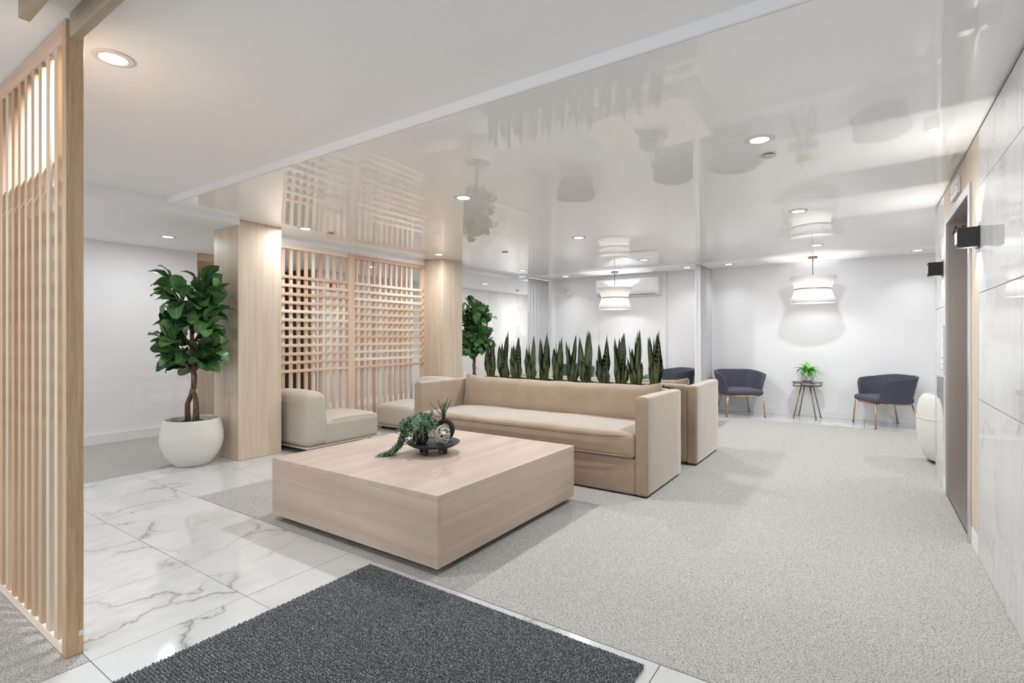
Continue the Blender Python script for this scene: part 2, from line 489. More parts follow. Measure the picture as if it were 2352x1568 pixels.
# marble cladding, slab by slab
zj = [-.0, .287, .885, 1.478, 2.073, 2.385]
def slab(y0, y1, z0, z1, m=None, nm='panel', prj=.0):
    g = .0016
    o = boxo(nm, RX - .0 - prj, RX + .0125, y0 + g, y1 - g, z0 + g, z1 - g, m or M['marble_wall'], None, None, .0012)
    o.parent = wr; return o
yj = [3.865, 3.436, 2.893, 2.35, 1.807, 1.264, .721, .178, -.365, -.908, -1.451, -1.994, -2.537, -2.99]
for a, b in zip(yj[1:], yj[:-1]):
    for z0, z1 in zip(zj[:-1], zj[1:]): slab(a, b, z0, z1)
for z0, z1 in zip(zj[:-1], zj[1:]): slab(5.445, 5.995, z0, z1)
slab(3.868, 4.104, .107, 2.385, M['panelwood'], 'wood_panel')
slab(3.868, 4.104, 0, .105, M['base'], 'baseboard', .002)
slab(5.30, 5.443, .107, 2.385, M['panelwood'], 'wood_panel')
slab(5.30, 5.443, 0, .105, M['base'], 'baseboard', .002)
slab(4.104, 5.30, DZ + .062, 2.385, M['panelwood'], 'wood_panel')
boxo('trim_1', RX + .004, RX + .012, -2.99, 5.995, 2.387, 2.3995, M['black'], None, S)      # dark shadow gap under the film ceiling
boxo('trim_2', RX - .004, RX + .012, 5.9955, 6.004, 0, 2.39, M['steel'], None, S)   # edge profile at the wall end

# lift
dr = tag(empty('door_1', (RX, (DY0 + DY1) / 2, 0)), kind=S)
def dpart(name, m, *b, bev=.0): 
    o = MB().box(b[0] - RX, b[1] - RX, b[2] - dr.location.y, b[3] - dr.location.y, b[4], b[5]).build(name, m, dr, None, bev); return o
dpart('casing', M['steel'], RX - .012, RX + .004, DY0 - .054, DY0, 0, DZ + .06, bev=.001)
dpart('casing', M['steel'], RX - .012, RX + .004, DY1, DY1 + .03, 0, DZ + .06, bev=.001)
dpart('casing', M['steel'], RX - .012, RX + .004, DY0, DY1, DZ, DZ + .06, bev=.001)
dpart('jamb', M['bronze'], RX + .004, .82, DY0 - .05, DY0, 0, DZ)
dpart('jamb', M['bronze'], RX + .004, .82, DY1, DY1 + .05, 0, DZ)
dpart('head_lining', M['bronze'], RX + .004, .82, DY0, DY1, DZ, DZ + .05)
dpart('leaf', M['steel'], .82, .85, DY0 - .05, (DY0 + DY1) / 2 - .002, 0, DZ + .02)
dpart('leaf', M['steel'], .80, .83, (DY0 + DY1) / 2 + .002, DY1 + .05, 0, DZ + .02)
dpart('sill', M['steel'], RX + .004, .86, DY0, DY1, -.015, .003)
tx = bpy.data.curves.new('lettering', 'FONT'); tx.body = 'ASC'; tx.size = .094; tx.extrude = .0006; tx.space_character = 1.15
to = bpy.data.objects.new('t', tx); col.objects.link(to)
me = bpy.data.meshes.new_from_object(to.evaluated_get(bpy.context.evaluated_depsgraph_get())); bpy.data.objects.remove(to)
me.materials.clear(); me.materials.append(M['black'])
lt = bpy.data.objects.new('lettering', me); col.objects.link(lt); lt.parent = dr
lt.location = (.547 - RX, DY1 - .0012 - dr.location.y, 2.018); lt.rotation_euler = (R(90), 0, 0); lt.scale = (.72, 1, 1)
# indicator over the door, call station beside it
ip = empty('floor_indicator', (RX, 4.685, 2.195), 0, 'white metal floor indicator plate above the lift door', 'indicator')
MB().box(-.02, -.001, -.165, .165, 0, .115).build('plate', M['plastic'], ip, None, .002)
MB().box(-.0215, -.0195, -.07, .07, .03, .085).build('display', M['trimring'], ip)
for y in (-.15, .15): MB().lathe([(0, 0), (.006, 0), (.006, .002), (0, .002)], 10).build('screw', M['black'], ip).matrix_local = Matrix.Translation((-.0205, y, .057)) @ Matrix.Rotation(R(-90), 4, 'Y')
cp = empty('call_panel', (RX, 5.375, .95), 0, 'tall white lift call station plate beside the lift door', 'call panel')
MB().box(-.016, -.001, -.055, .055, 0, .38).build('plate', M['plastic'], cp, None, .002)
for z, nm in ((.075, 'button'), (.125, 'button'), (.02, 'screw'), (.36, 'screw')):
    r = .017 if nm == 'button' else .005
    MB().lathe([(0, .004), (r, .003), (r, 0)], 16).build(nm, M['black'] if nm == 'screw' else M['steel'], cp).matrix_local = Matrix.Translation((-.016, 0, z)) @ Matrix.Rotation(R(-90), 4, 'Y')
mk = MB()
for k in range(6): mk.box(-.0168, -.0158, -.02, .02 - .006 * (k % 3), .28 + k * .008, .283 + k * .008)
for k in range(3): mk.box(-.0168, -.0158, -.012, .012, .20 + k * .012, .206 + k * .012)
mk.build('engraved_lines', M['black'], cp, 'stuff')

# ceilings
def ceil(x0, x1, y0, y1, z, m='ceil'): return boxo('ceiling', x0, x1, y0, y1, z, z + .04, M[m], None, S)
SAG = .045
def film_z(x, y):
    if not (-5.6 < x < RX and 2.07 < y < 8.42): return H
    u, v = (x + 5.6) / (RX + 5.6), (y - 2.07) / 6.35
    return H - SAG * 16 * u * (1 - u) * v * (1 - v)
def film(x0, x1, y0, y1):
    """stretched film: a real sheet with barely visible slack in it"""
    nx, ny = int((x1 - x0) / .12) + 1, int((y1 - y0) / .12) + 1
    V = []; F = []
    for i in range(nx + 1):
        for j in range(ny + 1):
            x = x0 + (x1 - x0) * i / nx; y = y0 + (y1 - y0) * j / ny
            edge = min(1, min(x - x0, x1 - x, y - y0, y1 - y) / .3)
            V.append((x, y, film_z(x, y) - .0004 + .0002 * noise.noise(Vector((x * .9, y * .9, 3.1))) * edge))
    for i in range(nx):
        for j in range(ny):
            a = i * (ny + 1) + j
            F.append((a, a + 1, a + ny + 2, a + ny + 1))
    MB().add(V, F, True).build('ceiling', M['gloss'], None, S)
film(-5.6, RX + .011, 2.07, 8.42)
film(RX + .011, 3.0, 6.0, 8.42)
ceil(-5.6, 3.05, 2.06, 8.42, H + .03)
ceil(-5.45, 3.05, 8.421, 9.30, H)
ceil(-5.16, RX + .12, -3.0, 2.055, 2.455)
boxo('trim_3', -5.16, RX + .011, 2.055, 2.0695, H, 2.51, M['ceil'], None, S)
ceil(-8.4, -5.115, -3.0, 2.708, 2.34); ceil(-8.4, -5.60, 2.7085, 12.1, 2.34)
boxo('trim_4', -5.1145, -5.10, -3.0, 2.707, 2.34, 2.4545, M['white'], None, S)       # soffit edge board by the near column
boxo('trim_5', -5.5995, -5.53, 3.175, 5.742, 2.313, 2.3995, M['white'], None, S)      # board above the lattice
MB().box(-5.5305, -5.528, 3.175, 5.742, 2.325, 2.3275).build('groove', M['grout']).parent = bpy.data.objects['trim_5']
bpy.data.objects['groove'].matrix_parent_inverse = Matrix.Translation(-bpy.data.objects['trim_5'].location)
boxo('trim_6', -5.5995, -5.585, 6.19, 8.45, 2.34, 2.3995, M['white'], None, S)
boxo('trim_7', -5.60, -5.40, 8.4505, 8.47, 2.34, 2.3995, M['white'], None, S)
# skirting
boxo('baseboard_left', -7.2795, -7.265, -3.0, 3.30, 0.001, .115, M['base'], None, S, .002)
boxo('baseboard_left', -7.4995, -7.485, 5.26, 12.0, 0.001, .115, M['base'], None, S, .002)
boxo('baseboard_back', -5.40, -4.2505, 9.236, 9.2495, .001, .105, M['base'], None, S, .002)
boxo('baseboard_back', -2.9545, 2.99, 9.236, 9.2495, .001, .105, M['base'], None, S, .002)
boxo('baseboard_back', -4.25, -2.955, 9.201, 9.2145, .001, .105, M['base'], None, S, .002)
# timber lintel in the alcove
boxo('trim_8', -8.27, -7.30, 3.302, 3.80, 2.25, 2.335, M['pineX'], None, S)
MB().box(-8.27, -7.72, 5.12, 5.149, 0, 2.335).build('wall_left', M['dark'], None, S)
# unseen glazing behind the camera, added to let fill daylight in
gf = MB()
for x in (-7.3, -5.4, -3.5, -1.6, .42): gf.box(x, x + .08, -3.0, -2.92, 0, 2.34)
gf.box(-7.3, .5, -3.0, -2.92, 2.30, 2.36); gf.box(-7.3, .5, -3.0, -2.92, 0, .08)
gf.build('fill_window_1', M['steel'], None, S)
boxo('wall_front', -8.6, -7.3, -3.05, -2.95, -.02, 2.45, M['wall'], None, S)
boxo('wall_front', -7.3, .64, -3.05, -2.95, 2.36, 2.5, M['wall'], None, S)

# columns clad in pale wood
def column(x0, x1, y0, y1, label, z=2.392):
    e = empty('column', ((x0 + x1) / 2, (y0 + y1) / 2, 0), 0, label, 'column')
    w, d = (x1 - x0) / 2, (y1 - y0) / 2
    MB().box(-w + .002, w - .018, -d + .018, d - .018, 0.002, z).build('core', M['grout'], e)
    MB().box(-w, w - .001, -d, -d + .0175, .002, z).build('panel', M['panelwood'], e, None, .001)
    MB().box(-w, w - .001, d - .0175, d, .002, z).build('panel', M['panelwood'], e, None, .001)
    MB().box(w - .0175, w, -d + .001, d - .001, .002, z).build('panel', M['panelwood'], e, None, .0015)
    MB().box(-w + .004, w - .004, -d + .004, d - .004, z, H - .0005).build('shadow_gap', M['black'], e)
    return e
column(-5.62, -5.14, 2.712, 3.172, 'pale wood clad column beside the potted fig nearest the camera')
column(-5.60, -5.155, 5.745, 6.185, 'pale wood clad column at the far end of the lattice screen')

# ------------------------------------------------------------------ LATTICE SCREENS
def slatmesh(w, d, h, m, nm):
    return MB().rbox(-w / 2, w / 2, -d / 2, d / 2, -h / 2, h / 2, .0015, 1).mesh(nm, m)
# far screen (runs along Y)
ls = empty('lattice_screen', (-5.58, 4.46, 0), 0, 'pale pine lattice screen of slats and crossed battens between the two columns', 'screen')
def P2(o): o.matrix_parent_inverse = Matrix.Translation((5.58, -4.46, 0)); return o
sl = slatmesh(.030, .036, 2.23, M['pineZ'], 'slat')
for y in [3.255 + .1 * k for k in range(11)] + [4.50 + .1 * k for k in range(11)]:
    P2(inst('slat', sl, ls, (-5.570, y, 1.145)))
for (a, b) in ((3.176, 4.343), (4.449, 5.735)):
    bm_ = slatmesh(.022, b - a, .036, M['pineY'], 'batten')
    for k in range(12): P2(inst('batten', bm_, ls, (-5.543, (a + b) / 2, .832 + .1 * k)))
    for z, nm in ((.022, 'rail'), (2.284, 'rail')):
        o = boxo(nm, -5.595, -5.532, a, b, z - .022 if z < 1 else 2.258, z + .022 if z < 1 else 2.312, M['pineY'], ls, None, .001); P2(o)
P2(boxo('post', -5.60, -5.528, 4.344, 4.448, .002, 2.312, M['pineZ'], ls, None, .0015))
P2(boxo('post', -5.595, -5.532, 5.70, 5.744, .002, 2.258, M['pineZ'], ls, None, .0015))
P2(boxo('post', -5.595, -5.532, 3.173, 3.195, .05, 2.25, M['pineZ'], ls, None, .0015))
# near screen (runs along X)
ns = empty('lattice_screen', (-3.6, .70, 0), 0, 'tall pine slat screen in the left foreground standing on grey carpet', 'screen')
def P3(o): o.matrix_parent_inverse = Matrix.Translation((3.6, -.70, 0)); return o
sl = slatmesh(.040, .016, 2.335, M['pineN'], 'slat')
for k in range(24): P3(inst('slat', sl, ns, (-2.651 - .1 * k, .684, 1.208)))
bm_ = slatmesh(2.45, .022, .036, M['pineX'], 'batten')
for k in range(12): P3(inst('batten', bm_, ns, (-2.578 - 1.226, .7035, .832 + .1 * k)))
P3(boxo('rail', -5.03, -2.576, .6755, .729, .002, .040, M['pineX'], ns, None, .001))
P3(boxo('rail', -5.03, -2.576, .6755, .729, 2.376, 2.45, M['pineX'], ns, None, .001))
P3(boxo('post', -2.575, -2.527, .675, .7295, .002, 2.4545, M['fir'], ns, None, .0015))
P3(boxo('post', -5.08, -5.031, .675, .7295, .002, 2.4545, M['fir'], ns, None, .0015))
P3(boxo('metal_tab', -2.5268, -2.5262, .7135, .7305, .072, .092, M['steel'], ns))
# ceiling timbers
for k in range(5):
    y = .6725 - .1435 * k
    e = empty('ceiling_beam', (-1.0, y, 2.363), 0, ['slim wooden ceiling beam ending on top of the near slat screen post', 'slim wooden ceiling beam in the top left corner, ending in free air'][k] if k < 2 else
              'slim wooden ceiling beam overhead, %s behind the one in the corner' % ['next', 'second', 'third'][k - 2], 'beam')
    MB().box(-1.478, 1.5, 0, .031, 0, .0915).build('plank', M['timber'], e, None, .001)

# ------------------------------------------------------------------ DOWNLIGHTS
def downlight(x, y, z, label, r=.078, power=1., on=True, spread=180):
    if z == H:
        for _ in range(4):
            k_ = (film_z(x, y) - 1.235) / (z - 1.235); x, y, z = x * k_, y * k_, film_z(x, y)
    e = empty('downlight', (x, y, z - .0005), 0, label, 'downlight', 'recessed ceiling downlights')
    MB().lathe([(.055, -.0005), (.0575, -.005), (r, -.004), (r + .001, 0)], 40).build('trim_ring', M['trimring'], e)
    MB().lathe([(.052, -.006), (.0555, -.007), (.0565, -.001), (.055, .0)], 40).build('bezel', M['plastic'], e)
    MB().lathe([(0, -.0052), (.044, -.0045), (.052, -.0035)], 32).build('lens', M['lens'], e)
    if on:
        l = bpy.data.lights.new('bulb', 'AREA'); l.shape = 'DISK'; l.size = .085; l.energy = SPOT_W * power; l.spread = R(spread); l.color = SPOT_COL
        lo = bpy.data.objects.new('bulb', l); col.objects.link(lo); lo.parent = e; lo.location = (0, 0, -.012)
for x, nx in ((-4.98, 'left'), (-2.78, 'middle'), (-.52, 'right')):
    for y, ny in ((3.35, 'first'), (5.46, 'second'), (7.61, 'third')):
        downlight(x, y, H, 'downlight in the glossy ceiling, %s column, %s row from the camera' % (nx, ny), power=.60 if nx == 'left' else 1.15)
for x, w_ in ((-4.78, 'by the wall ornament'), (-2.48, 'left of the middle curtain'), (-1.82, 'right of the middle curtain'), (.57, 'above the right armchair')):
    downlight(x, 8.83, H, 'small downlight in the matt strip along the back wall, ' + w_, power=.10, spread=105)
downlight(-2.72, .89, 2.455, 'downlight nearest the camera, at the upper left by the slat screen', power=.8, spread=150)
downlight(-6.36, 2.58, 2.34, 'downlight above the potted fig beside the left wall', power=.6)
downlight(-6.42, 5.51, 2.34, 'corridor downlight seen through the lattice screen')
downlight(-6.55, 8.59, 2.34, 'corridor downlight in front of the petal wallpaper', power=.6)
downlight(-6.45, 11.0, 2.34, 'furthest corridor downlight, past the smoke detector', power=1.6)  # extra lamp added to brighten the corridor and its wallpaper
downlight(-4.2, -1.0, 2.455, 'added fill light behind the near slat screen', power=.45)  # out-of-view lamp, added for more light in the near zone
downlight(-.9, -1.4, 2.455, 'added fill light over the entrance mat behind the camera', power=.8)  # unseen lamp added to lift the dim ceiling near the camera
downlight(-2.6, -1.6, 2.455, 'added fill light behind the camera by the added glazing', power=.6)  # another unseen lamp added as fill for the near ceiling
downlight(-6.3, -.3, 2.34, 'corridor downlight behind the near slat screen')
downlight(1.8, 7.3, H, 'added fill light round the corner of the marble wall')  # lamp added in the hidden bay to keep it and its reflections bright
# round caps
for i, (x, y, lb) in enumerate(((-4.97, 3.665, 'left'), (-.515, 3.667, 'right'), (-4.09, 5.82, 'far middle'))):
    zz = film_z(x, y); x, y = x * (zz - 1.235) / 1.165, y * (zz - 1.235) / 1.165
    e = empty('sprinkler_cap', (x, y, zz - .0005), 0, 'flat round sprinkler cap under the glossy ceiling, the %s one' % lb, 'sprinkler cap')
    MB().lathe([(0, -.012), (.040, -.012), (.042, -.010), (.042, -.008), (0, -.008)], 32).build('cover', M['lid'], e)
    MB().lathe([(.022, -.008), (.022, 0)], 20).build('stem', M['black'], e)
e = empty('smoke_detector', (-6.74, 10.1, 2.3395), 0, 'round white smoke detector on the corridor ceiling', 'detector')
MB().lathe([(.07, 0), (.07, -.012), (.05, -.03), (.0, -.034)], 32).build('body', M['plastic'], e)
MB().lathe([(.03, -.035), (.03, -.042), (0, -.042)], 20).build('sensor', M['black'], e)
e = empty('sprinkler_cap', (-6.5, 9.3, 2.3395), 0, 'tiny sprinkler head on the corridor ceiling', 'sprinkler cap')
MB().lathe([(.05, 0), (.05, -.004), (.012, -.006), (.012, -.02), (0, -.02)], 24).build('cover', M['plastic'], e)
e = empty('fire_alarm', (-7.4995, 5.556, 2.01), 0, 'small red fire alarm sounder on the wallpapered wall behind the lattice', 'alarm')
MB().rbox(.0, .05, -.06, .06, 0, .13, .012, 3).build('housing', M['red'], e)
MB().lathe([(0, .012), (.03, .008), (.035, 0)], 20).build('lens', M['plastic'], e).matrix_local = Matrix.Translation((.05, 0, .09)) @ Matrix.Rotation(R(90), 4, 'Y')

# ------------------------------------------------------------------ ENTRANCE MAT
em = empty('entrance_mat', (-1.445, .6, 0), 0, 'charcoal ribbed entrance mat lying on the marble tiles', 'mat')
MB().rbox(-.758, .758, -1.5, 1.272, .001, .009, .003, 1).build('backing', M['rubber'], em)
pl = MB(); step = .0125; rnd = random.Random(3)
nx_, ny_ = int(1.516 / step), int(1.95 / step)
V = []; F = []
for i in range(nx_ + 1):
    for j in range(ny_ + 1):
        x = -.758 + i * step + rnd.uniform(-.0015, .0015) + (.5 * step if j % 2 else 0) * .6
        y = 1.272 - j * step + rnd.uniform(-.0015, .0015)
        h = .0055 + rnd.uniform(0, .0025); b = len(V); q = .0068
        V += [(x - q, y - q * .8, .008), (x + q, y - q * .8, .008), (x + q, y + q * .8, .008), (x - q, y + q * .8, .008),
              (x - q * .45, y, .008 + h), (x + q * .45, y, .008 + h)]
        F += [(b, b + 1, b + 5, b + 4), (b + 1, b + 2, b + 5), (b + 2, b + 3, b + 4, b + 5), (b + 3, b, b + 4)]
pl.add(V, F, True).build('pile', M['mat'], em, 'stuff')

# ------------------------------------------------------------------ COFFEE TABLES
def coffee_table(x, y, label, grp=None):
    e = empty('coffee_table', (x, y, 0), 0, label, 'coffee table')
    w = .748; z0, z1 = .045, .42; tk = .028
    # staves: each wide face is made of boards
    bs = [(-w, -.38), (-.38, .04), (.04, .41), (.41, w)]
    for a, b in bs:
        MB().box(a + .0002 if a > -w else a, b - .0002 if b < w else b, -w, w, z1 - tk, z1).build('top_board', M['tablewoodY'], e, None, .0006)
    zb = [z0, z0 + .062, z0 + .235, z1 - tk - .0003]
    for k in range(3):
        for sg in (-1, 1):
            MB().box(-w, w, sg * w - (tk if sg > 0 else 0), sg * w + (tk if sg < 0 else 0), zb[k], zb[k + 1] - .0003).build('side_board', M['tablewoodX'], e, None, .0006)
            MB().box(sg * w - (tk if sg > 0 else 0), sg * w + (tk if sg < 0 else 0), -w + tk + .0003, w - tk - .0003, zb[k], zb[k + 1] - .0003).build('side_board', M['tablewoodY'], e, None, .0006)
    MB().box(-w + .05, w - .05, -w + .05, w - .05, z0 - .002, z0 + .01).build('underside', M['blackmat'], e)
    MB().box(-w + .12, w - .12, -w + .12, w - .12, .0015, z0 - .0025).build('plinth', M['blackmat'], e)
    return e
coffee_table(-2.555, 2.72, 'low square pale wood block coffee table in the foreground')
coffee_table(-2.58, 7.20, 'low square pale wood coffee table behind the rear sofa')

# ------------------------------------------------------------------ SOFAS
def wob(x, y, z, a=.004, s=4., k=0.):
    return noise.noise(Vector((x * s + k, y * s, z * s))) * a
def sofa(x, y, rz, label, sag=1):
    e = empty('sofa', (x, y, 0), rz, label, 'sofa')
    # local: front = -y, width 2.465, depth .865
    w = 1.2325; d = .865 / 2
    vb = .014
    MB().rbox(-w + .02, w - .02, -d + .02, d - .02, .0015, .018, .004, 1).build('plinth', M['velvet_dark'], e)
    MB().rbox(-w + .102, w - .102, -d + .012, -d + .12, vb, .287, .012, 3).build('front_rail', M['velvet'], e)
    for sg in (-1, 1):
        a, b = (-w, -w + .105) if sg < 0 else (w - .105, w)
        def fn(px, py, pz):
            # arm top softens towards the back corner
            return (px + wob(px, py, pz, .0025), py, pz + (.012 * max(0, (py + .1)) if pz > .6 else 0) * -1)
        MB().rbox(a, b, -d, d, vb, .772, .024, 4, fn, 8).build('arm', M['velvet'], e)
        q = [(a + .042 - 0, -d + .003, .04), (a + .0012, -d + .042, .04)]
        MB().tube([(a + .006 if sg > 0 else b - .006, -d + .006, vb + .01), (a + .006 if sg > 0 else b - .006, -d + .006, .75), (a + .022 if sg > 0 else b - .022, -d + .008, .768),
                   (b - .022 if sg > 0 else a + .022, -d + .008, .768), (b - .006 if sg > 0 else a + .006, -d + .006, .75), (b - .006 if sg > 0 else a + .006, -d + .006, vb + .01)], .0035, 6).build('piping', M['velvet'], e)
    MB().rbox(-w + .09, w - .09, d - .115, d, vb, .77, .042, 4, None, 8).build('back', M['velvet'], e)
    MB().box(-w + .11, w - .11, -d + .05, d - .1, .05, .285).build('deck', M['blackmat'], e)
    # seat cushion, long single
    x0, x1, y0, y1, z0, z1 = -w + .108, w - .108, -d - .012, d - .13, .292, .478
    def fs(px, py, pz):
        u = (px - x0) / (x1 - x0) * 2 - 1; v = (py - y0) / (y1 - y0) * 2 - 1
        t_ = max(0, (pz - (z0 + z1) / 2) / ((z1 - z0) / 2))
        bul = (1 - abs(u) ** 6) * (1 - v ** 4)
        return (px, py - (.012 * (1 - u ** 4) * (1 - abs(pz - .39) / .1) if v < -.9 else 0), pz + t_ * .028 * bul + wob(px, py, pz, .006, 3.) * t_ )
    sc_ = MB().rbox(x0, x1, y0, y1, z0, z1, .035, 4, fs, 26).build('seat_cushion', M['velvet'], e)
    for zz in (.305, .462):
        pts = []
        for i in range(41):
            u = -1 + i / 20
            px = x0 + .02 + (x1 - x0 - .04) * (u + 1) / 2
            pts.append((px, y0 - .004 - .008 * (1 - u ** 4) + (.02 * abs(u) ** 14), zz + (.004 * noise.noise(Vector((px * 2, 1, zz))))))
        MB().tube(pts, .0035, 6).build('piping', M['velvet'], sc_)
    # long back bolster with pointed ears
    x0, x1, y0, y1, z0, z1 = -w + .112, w - .116, d - .27, d - .10, .455, .800
    def fb(px, py, pz):
        u = (px - (x0 + x1) / 2) / ((x1 - x0) / 2); v = (pz - (z0 + z1) / 2) / ((z1 - z0) / 2)
        th = (1 - abs(u) ** 10 * .8) * (1 - .55 * abs(v) ** 4)
        yc = (y0 + y1) / 2 + .03 * v
        ear = abs(u) ** 22
        pz2 = pz + (.052 * ear * max(0, v) ** 2) + (- .010 * (1 - u * u) + .006 * noise.noise(Vector((px * 5, 0, 0)))) * max(0, v) ** 2
        return (px * (1 - .012 * (1 - v * v)), yc + (py - (y0 + y1) / 2) * th, pz2)
    MB().rbox(x0, x1, y0, y1, z0, z1, .05, 5, fb, 26).build('back_cushion', M['velvet'], e)
    return e
sofa(-2.5975, 4.2575, 0, 'long beige velvet sofa facing the foreground coffee table')
sofa(-2.560, 5.50, PI, 'beige velvet sofa turned away from the camera, behind the plants')

# ------------------------------------------------------------------ PLANTER + SNAKE PLANTS
px_ = [1128, 1159, 1186, 1220, 1251, 1283, 1314, 1346, 1387, 1425, 1461, 1505]
tip = [1.255, 1.315, 1.27, 1.27, 1.315, 1.265, 1.27, 1.32, 1.265, 1.32, 1.32, 1.33]
th = R(34.337); PY = 4.872
def xat(px, Y):
    k = (px - 1176) / 1190.6; d = Y / (math.cos(th) + k * math.sin(th))
    return d * (-math.sin(th) + k * math.cos(th))
tr = empty('planter_trough', (-2.665, PY, 0), 0, 'long black planter trough squeezed between the two back to back sofas', 'planter')
tb = MB()
tb.box(-1.12, 1.12, -.165, -.150, .002, .745).box(-1.12, 1.12, .150, .165, .002, .745).box(-1.12, -1.105, -.15, .15, .002, .745).box(1.105, 1.12, -.15, .15, .002, .745)
tb.build('trough', M['blackmat'], tr)
MB().box(-1.105, 1.105, -.15, .15, .70, .715).build('liner', M['blackmat'], tr)
def snake_leaf(h, w, bend, tw, seed):
    rn = random.Random(seed); b = MB(); V = []; U = []; F = []; n = 12
    for i in range(n + 1):
        t_ = i / n
        ww = w * (.45 + .55 * math.sin(min(1, t_ / .38) * PI / 2)) * (1 if t_ < .4 else max(0, (1 - ((t_ - .4) / .6) ** 1.35)))
        ww *= 1 + .07 * math.sin(t_ * 17 + seed)
        z = h * t_; xo = bend * t_ * t_; a = tw * t_
        fold = .35 * ww * (1 - .6 * t_)
        for (dx, dy, u) in ((-ww / 2, fold * .6, 0), (0, -fold * .4, .5), (ww / 2, fold * .6, 1), (0, -fold * .4 + .0035 * (1 - t_ * .8) + .001, .5)):
            V.append((xo + dx * math.cos(a) - dy * math.sin(a), dx * math.sin(a) + dy * math.cos(a), z)); U.append((u, t_))
    for i in range(n):
        for k in range(4):
            F.append((i * 4 + k, i * 4 + (k + 1) % 4, i * 4 + 4 + (k + 1) % 4, i * 4 + 4 + k))
    return b.add(V, F, True, U).mesh('leaf', M['snake'])
SN = [snake_leaf(1., .145 + .02 * (i % 3), .014 * ((i % 5) - 2), .9 * ((i % 4) - 1.5), i) for i in range(8)]
ORD = ['first', 'second', 'third', 'fourth', 'fifth', 'sixth', 'seventh', 'eighth', 'ninth', 'tenth', 'eleventh', 'twelfth']
for i, p in enumerate(px_):
    x = xat(p, PY); top = tip[i]
    e = empty('snake_plant', (x, PY, .7155), 0, '%s snake plant from the left in the row above the sofa back' % ORD[i], 'plant', 'snake plants in the trough')
    MB().lathe([(0, .050), (.070, .052), (.076, .060), (.083, .060), (.083, .055), (.075, .0), (0, .0)], 24).build('pot', M['black'], e)
    rn = random.Random(100 + i); H0 = top - .7155 - .05
    nl = 14
    for k in range(nl):
        a = 2 * PI * k / nl + rn.uniform(-.3, .3)
        if k < 4: hh, rad, lean = H0 * rn.uniform(.86, 1.0), .024, .03
        elif k < 9: hh, rad, lean = H0 * rn.uniform(.58, .86), .038, .06
        else: hh, rad, lean = H0 * rn.uniform(.32, .50), .048, .13
        sx = .47 * rn.uniform(.85, 1.15)
        mtx = Matrix.Translation((rad * math.cos(a), rad * math.sin(a) * .8, .051)) @ Matrix.Rotation(a, 4, 'Z') @ Matrix.Rotation(lean * rn.uniform(.6, 1.3), 4, 'Y') @ Matrix.Rotation(rn.uniform(-.9, .9) + PI / 2, 4, 'Z') @ Matrix.Diagonal((sx, sx, hh, 1))
        inst('leaf', SN[rn.randrange(8)], e, matrix=mtx)

# ------------------------------------------------------------------ LOUNGE CHAIRS (armless)
def lounge(x, y, rz, label):
    e = empty('slipper_chair', (x, y, 0), rz, label, 'lounge chair', 'cream slipper chairs by the lattice')
    w = .325; L = .485   # local: back at -y, front at +y
    def fb(px, py, pz):
        v = (pz - .05) / .60
        return (px * (1 + .02 * math.sin(v * PI)), py + (.035 * (1 - v) if py > -.34 else -.012 * math.sin(v * PI)) + wob(px, py, pz, .003), pz + (-.035 * ((py + .35) / .13) if v > .8 and py > -.35 else 0) + .012 * (1 - (px / w) ** 2) * (v > .8))
    MB().rbox(-w, w, -L, -.235, .062, .650, .075, 5, fb, 8).build('backrest', M['linen'], e)
    def fs(px, py, pz):
        u = px / w; v = (py + .2) / .68
        t_ = 1 if pz > .24 else 0
        return (px, py + .012 * (1 - u * u) * (py > .4), pz + t_ * (.045 * (1 - u ** 4) * math.sin(max(0, min(1, v)) * PI) ** .6) + wob(px, py, pz, .003))
    MB().rbox(-w, w, -.262, L, .062, .325, .05, 5, fs, 10).build('seat', M['linen'], e)
    MB().rbox(-w + .004, w - .004, -L + .004, L - .004, .048, .066, .006, 2).build('base_welt', M['linen'], e)
    for sx in (-1, 1):
        for sy in (-1, 1):
            MB().lathe([(.018, .0015), (.022, .05)], 12, (sx * (w - .07), sy * (L - .08))).build('foot', M['blackmat'], e)
    for sx in (-1, 1):
        pts = [(sx * (w - .004), L - .035, .07), (sx * (w - .004), L - .03, .27), (sx * (w - .008), L - .07, .318), (sx * (w - .012), .1, .335), (sx * (w - .012), -.17, .322), (sx * (w - .006), -.20, .28), (sx * (w - .003), -.215, .20)]
        MB().tube(pts, .003, 5).build('piping', M['linen'], e)
    MB().tube([(-w + .012 + (2 * w - .024) * k / 12, -L - .011, .535 - .012 * abs(k / 6 - 1) ** 3) for k in range(13)], .003, 5).build('piping', M['linen'], e)
    return e
lounge(-5.145, 3.745, 0, 'cream slipper chair next to the near column, its back to the camera')
lounge(-5.125, 5.205, PI, 'cream slipper chair facing the camera, half hidden by the sofa arm')

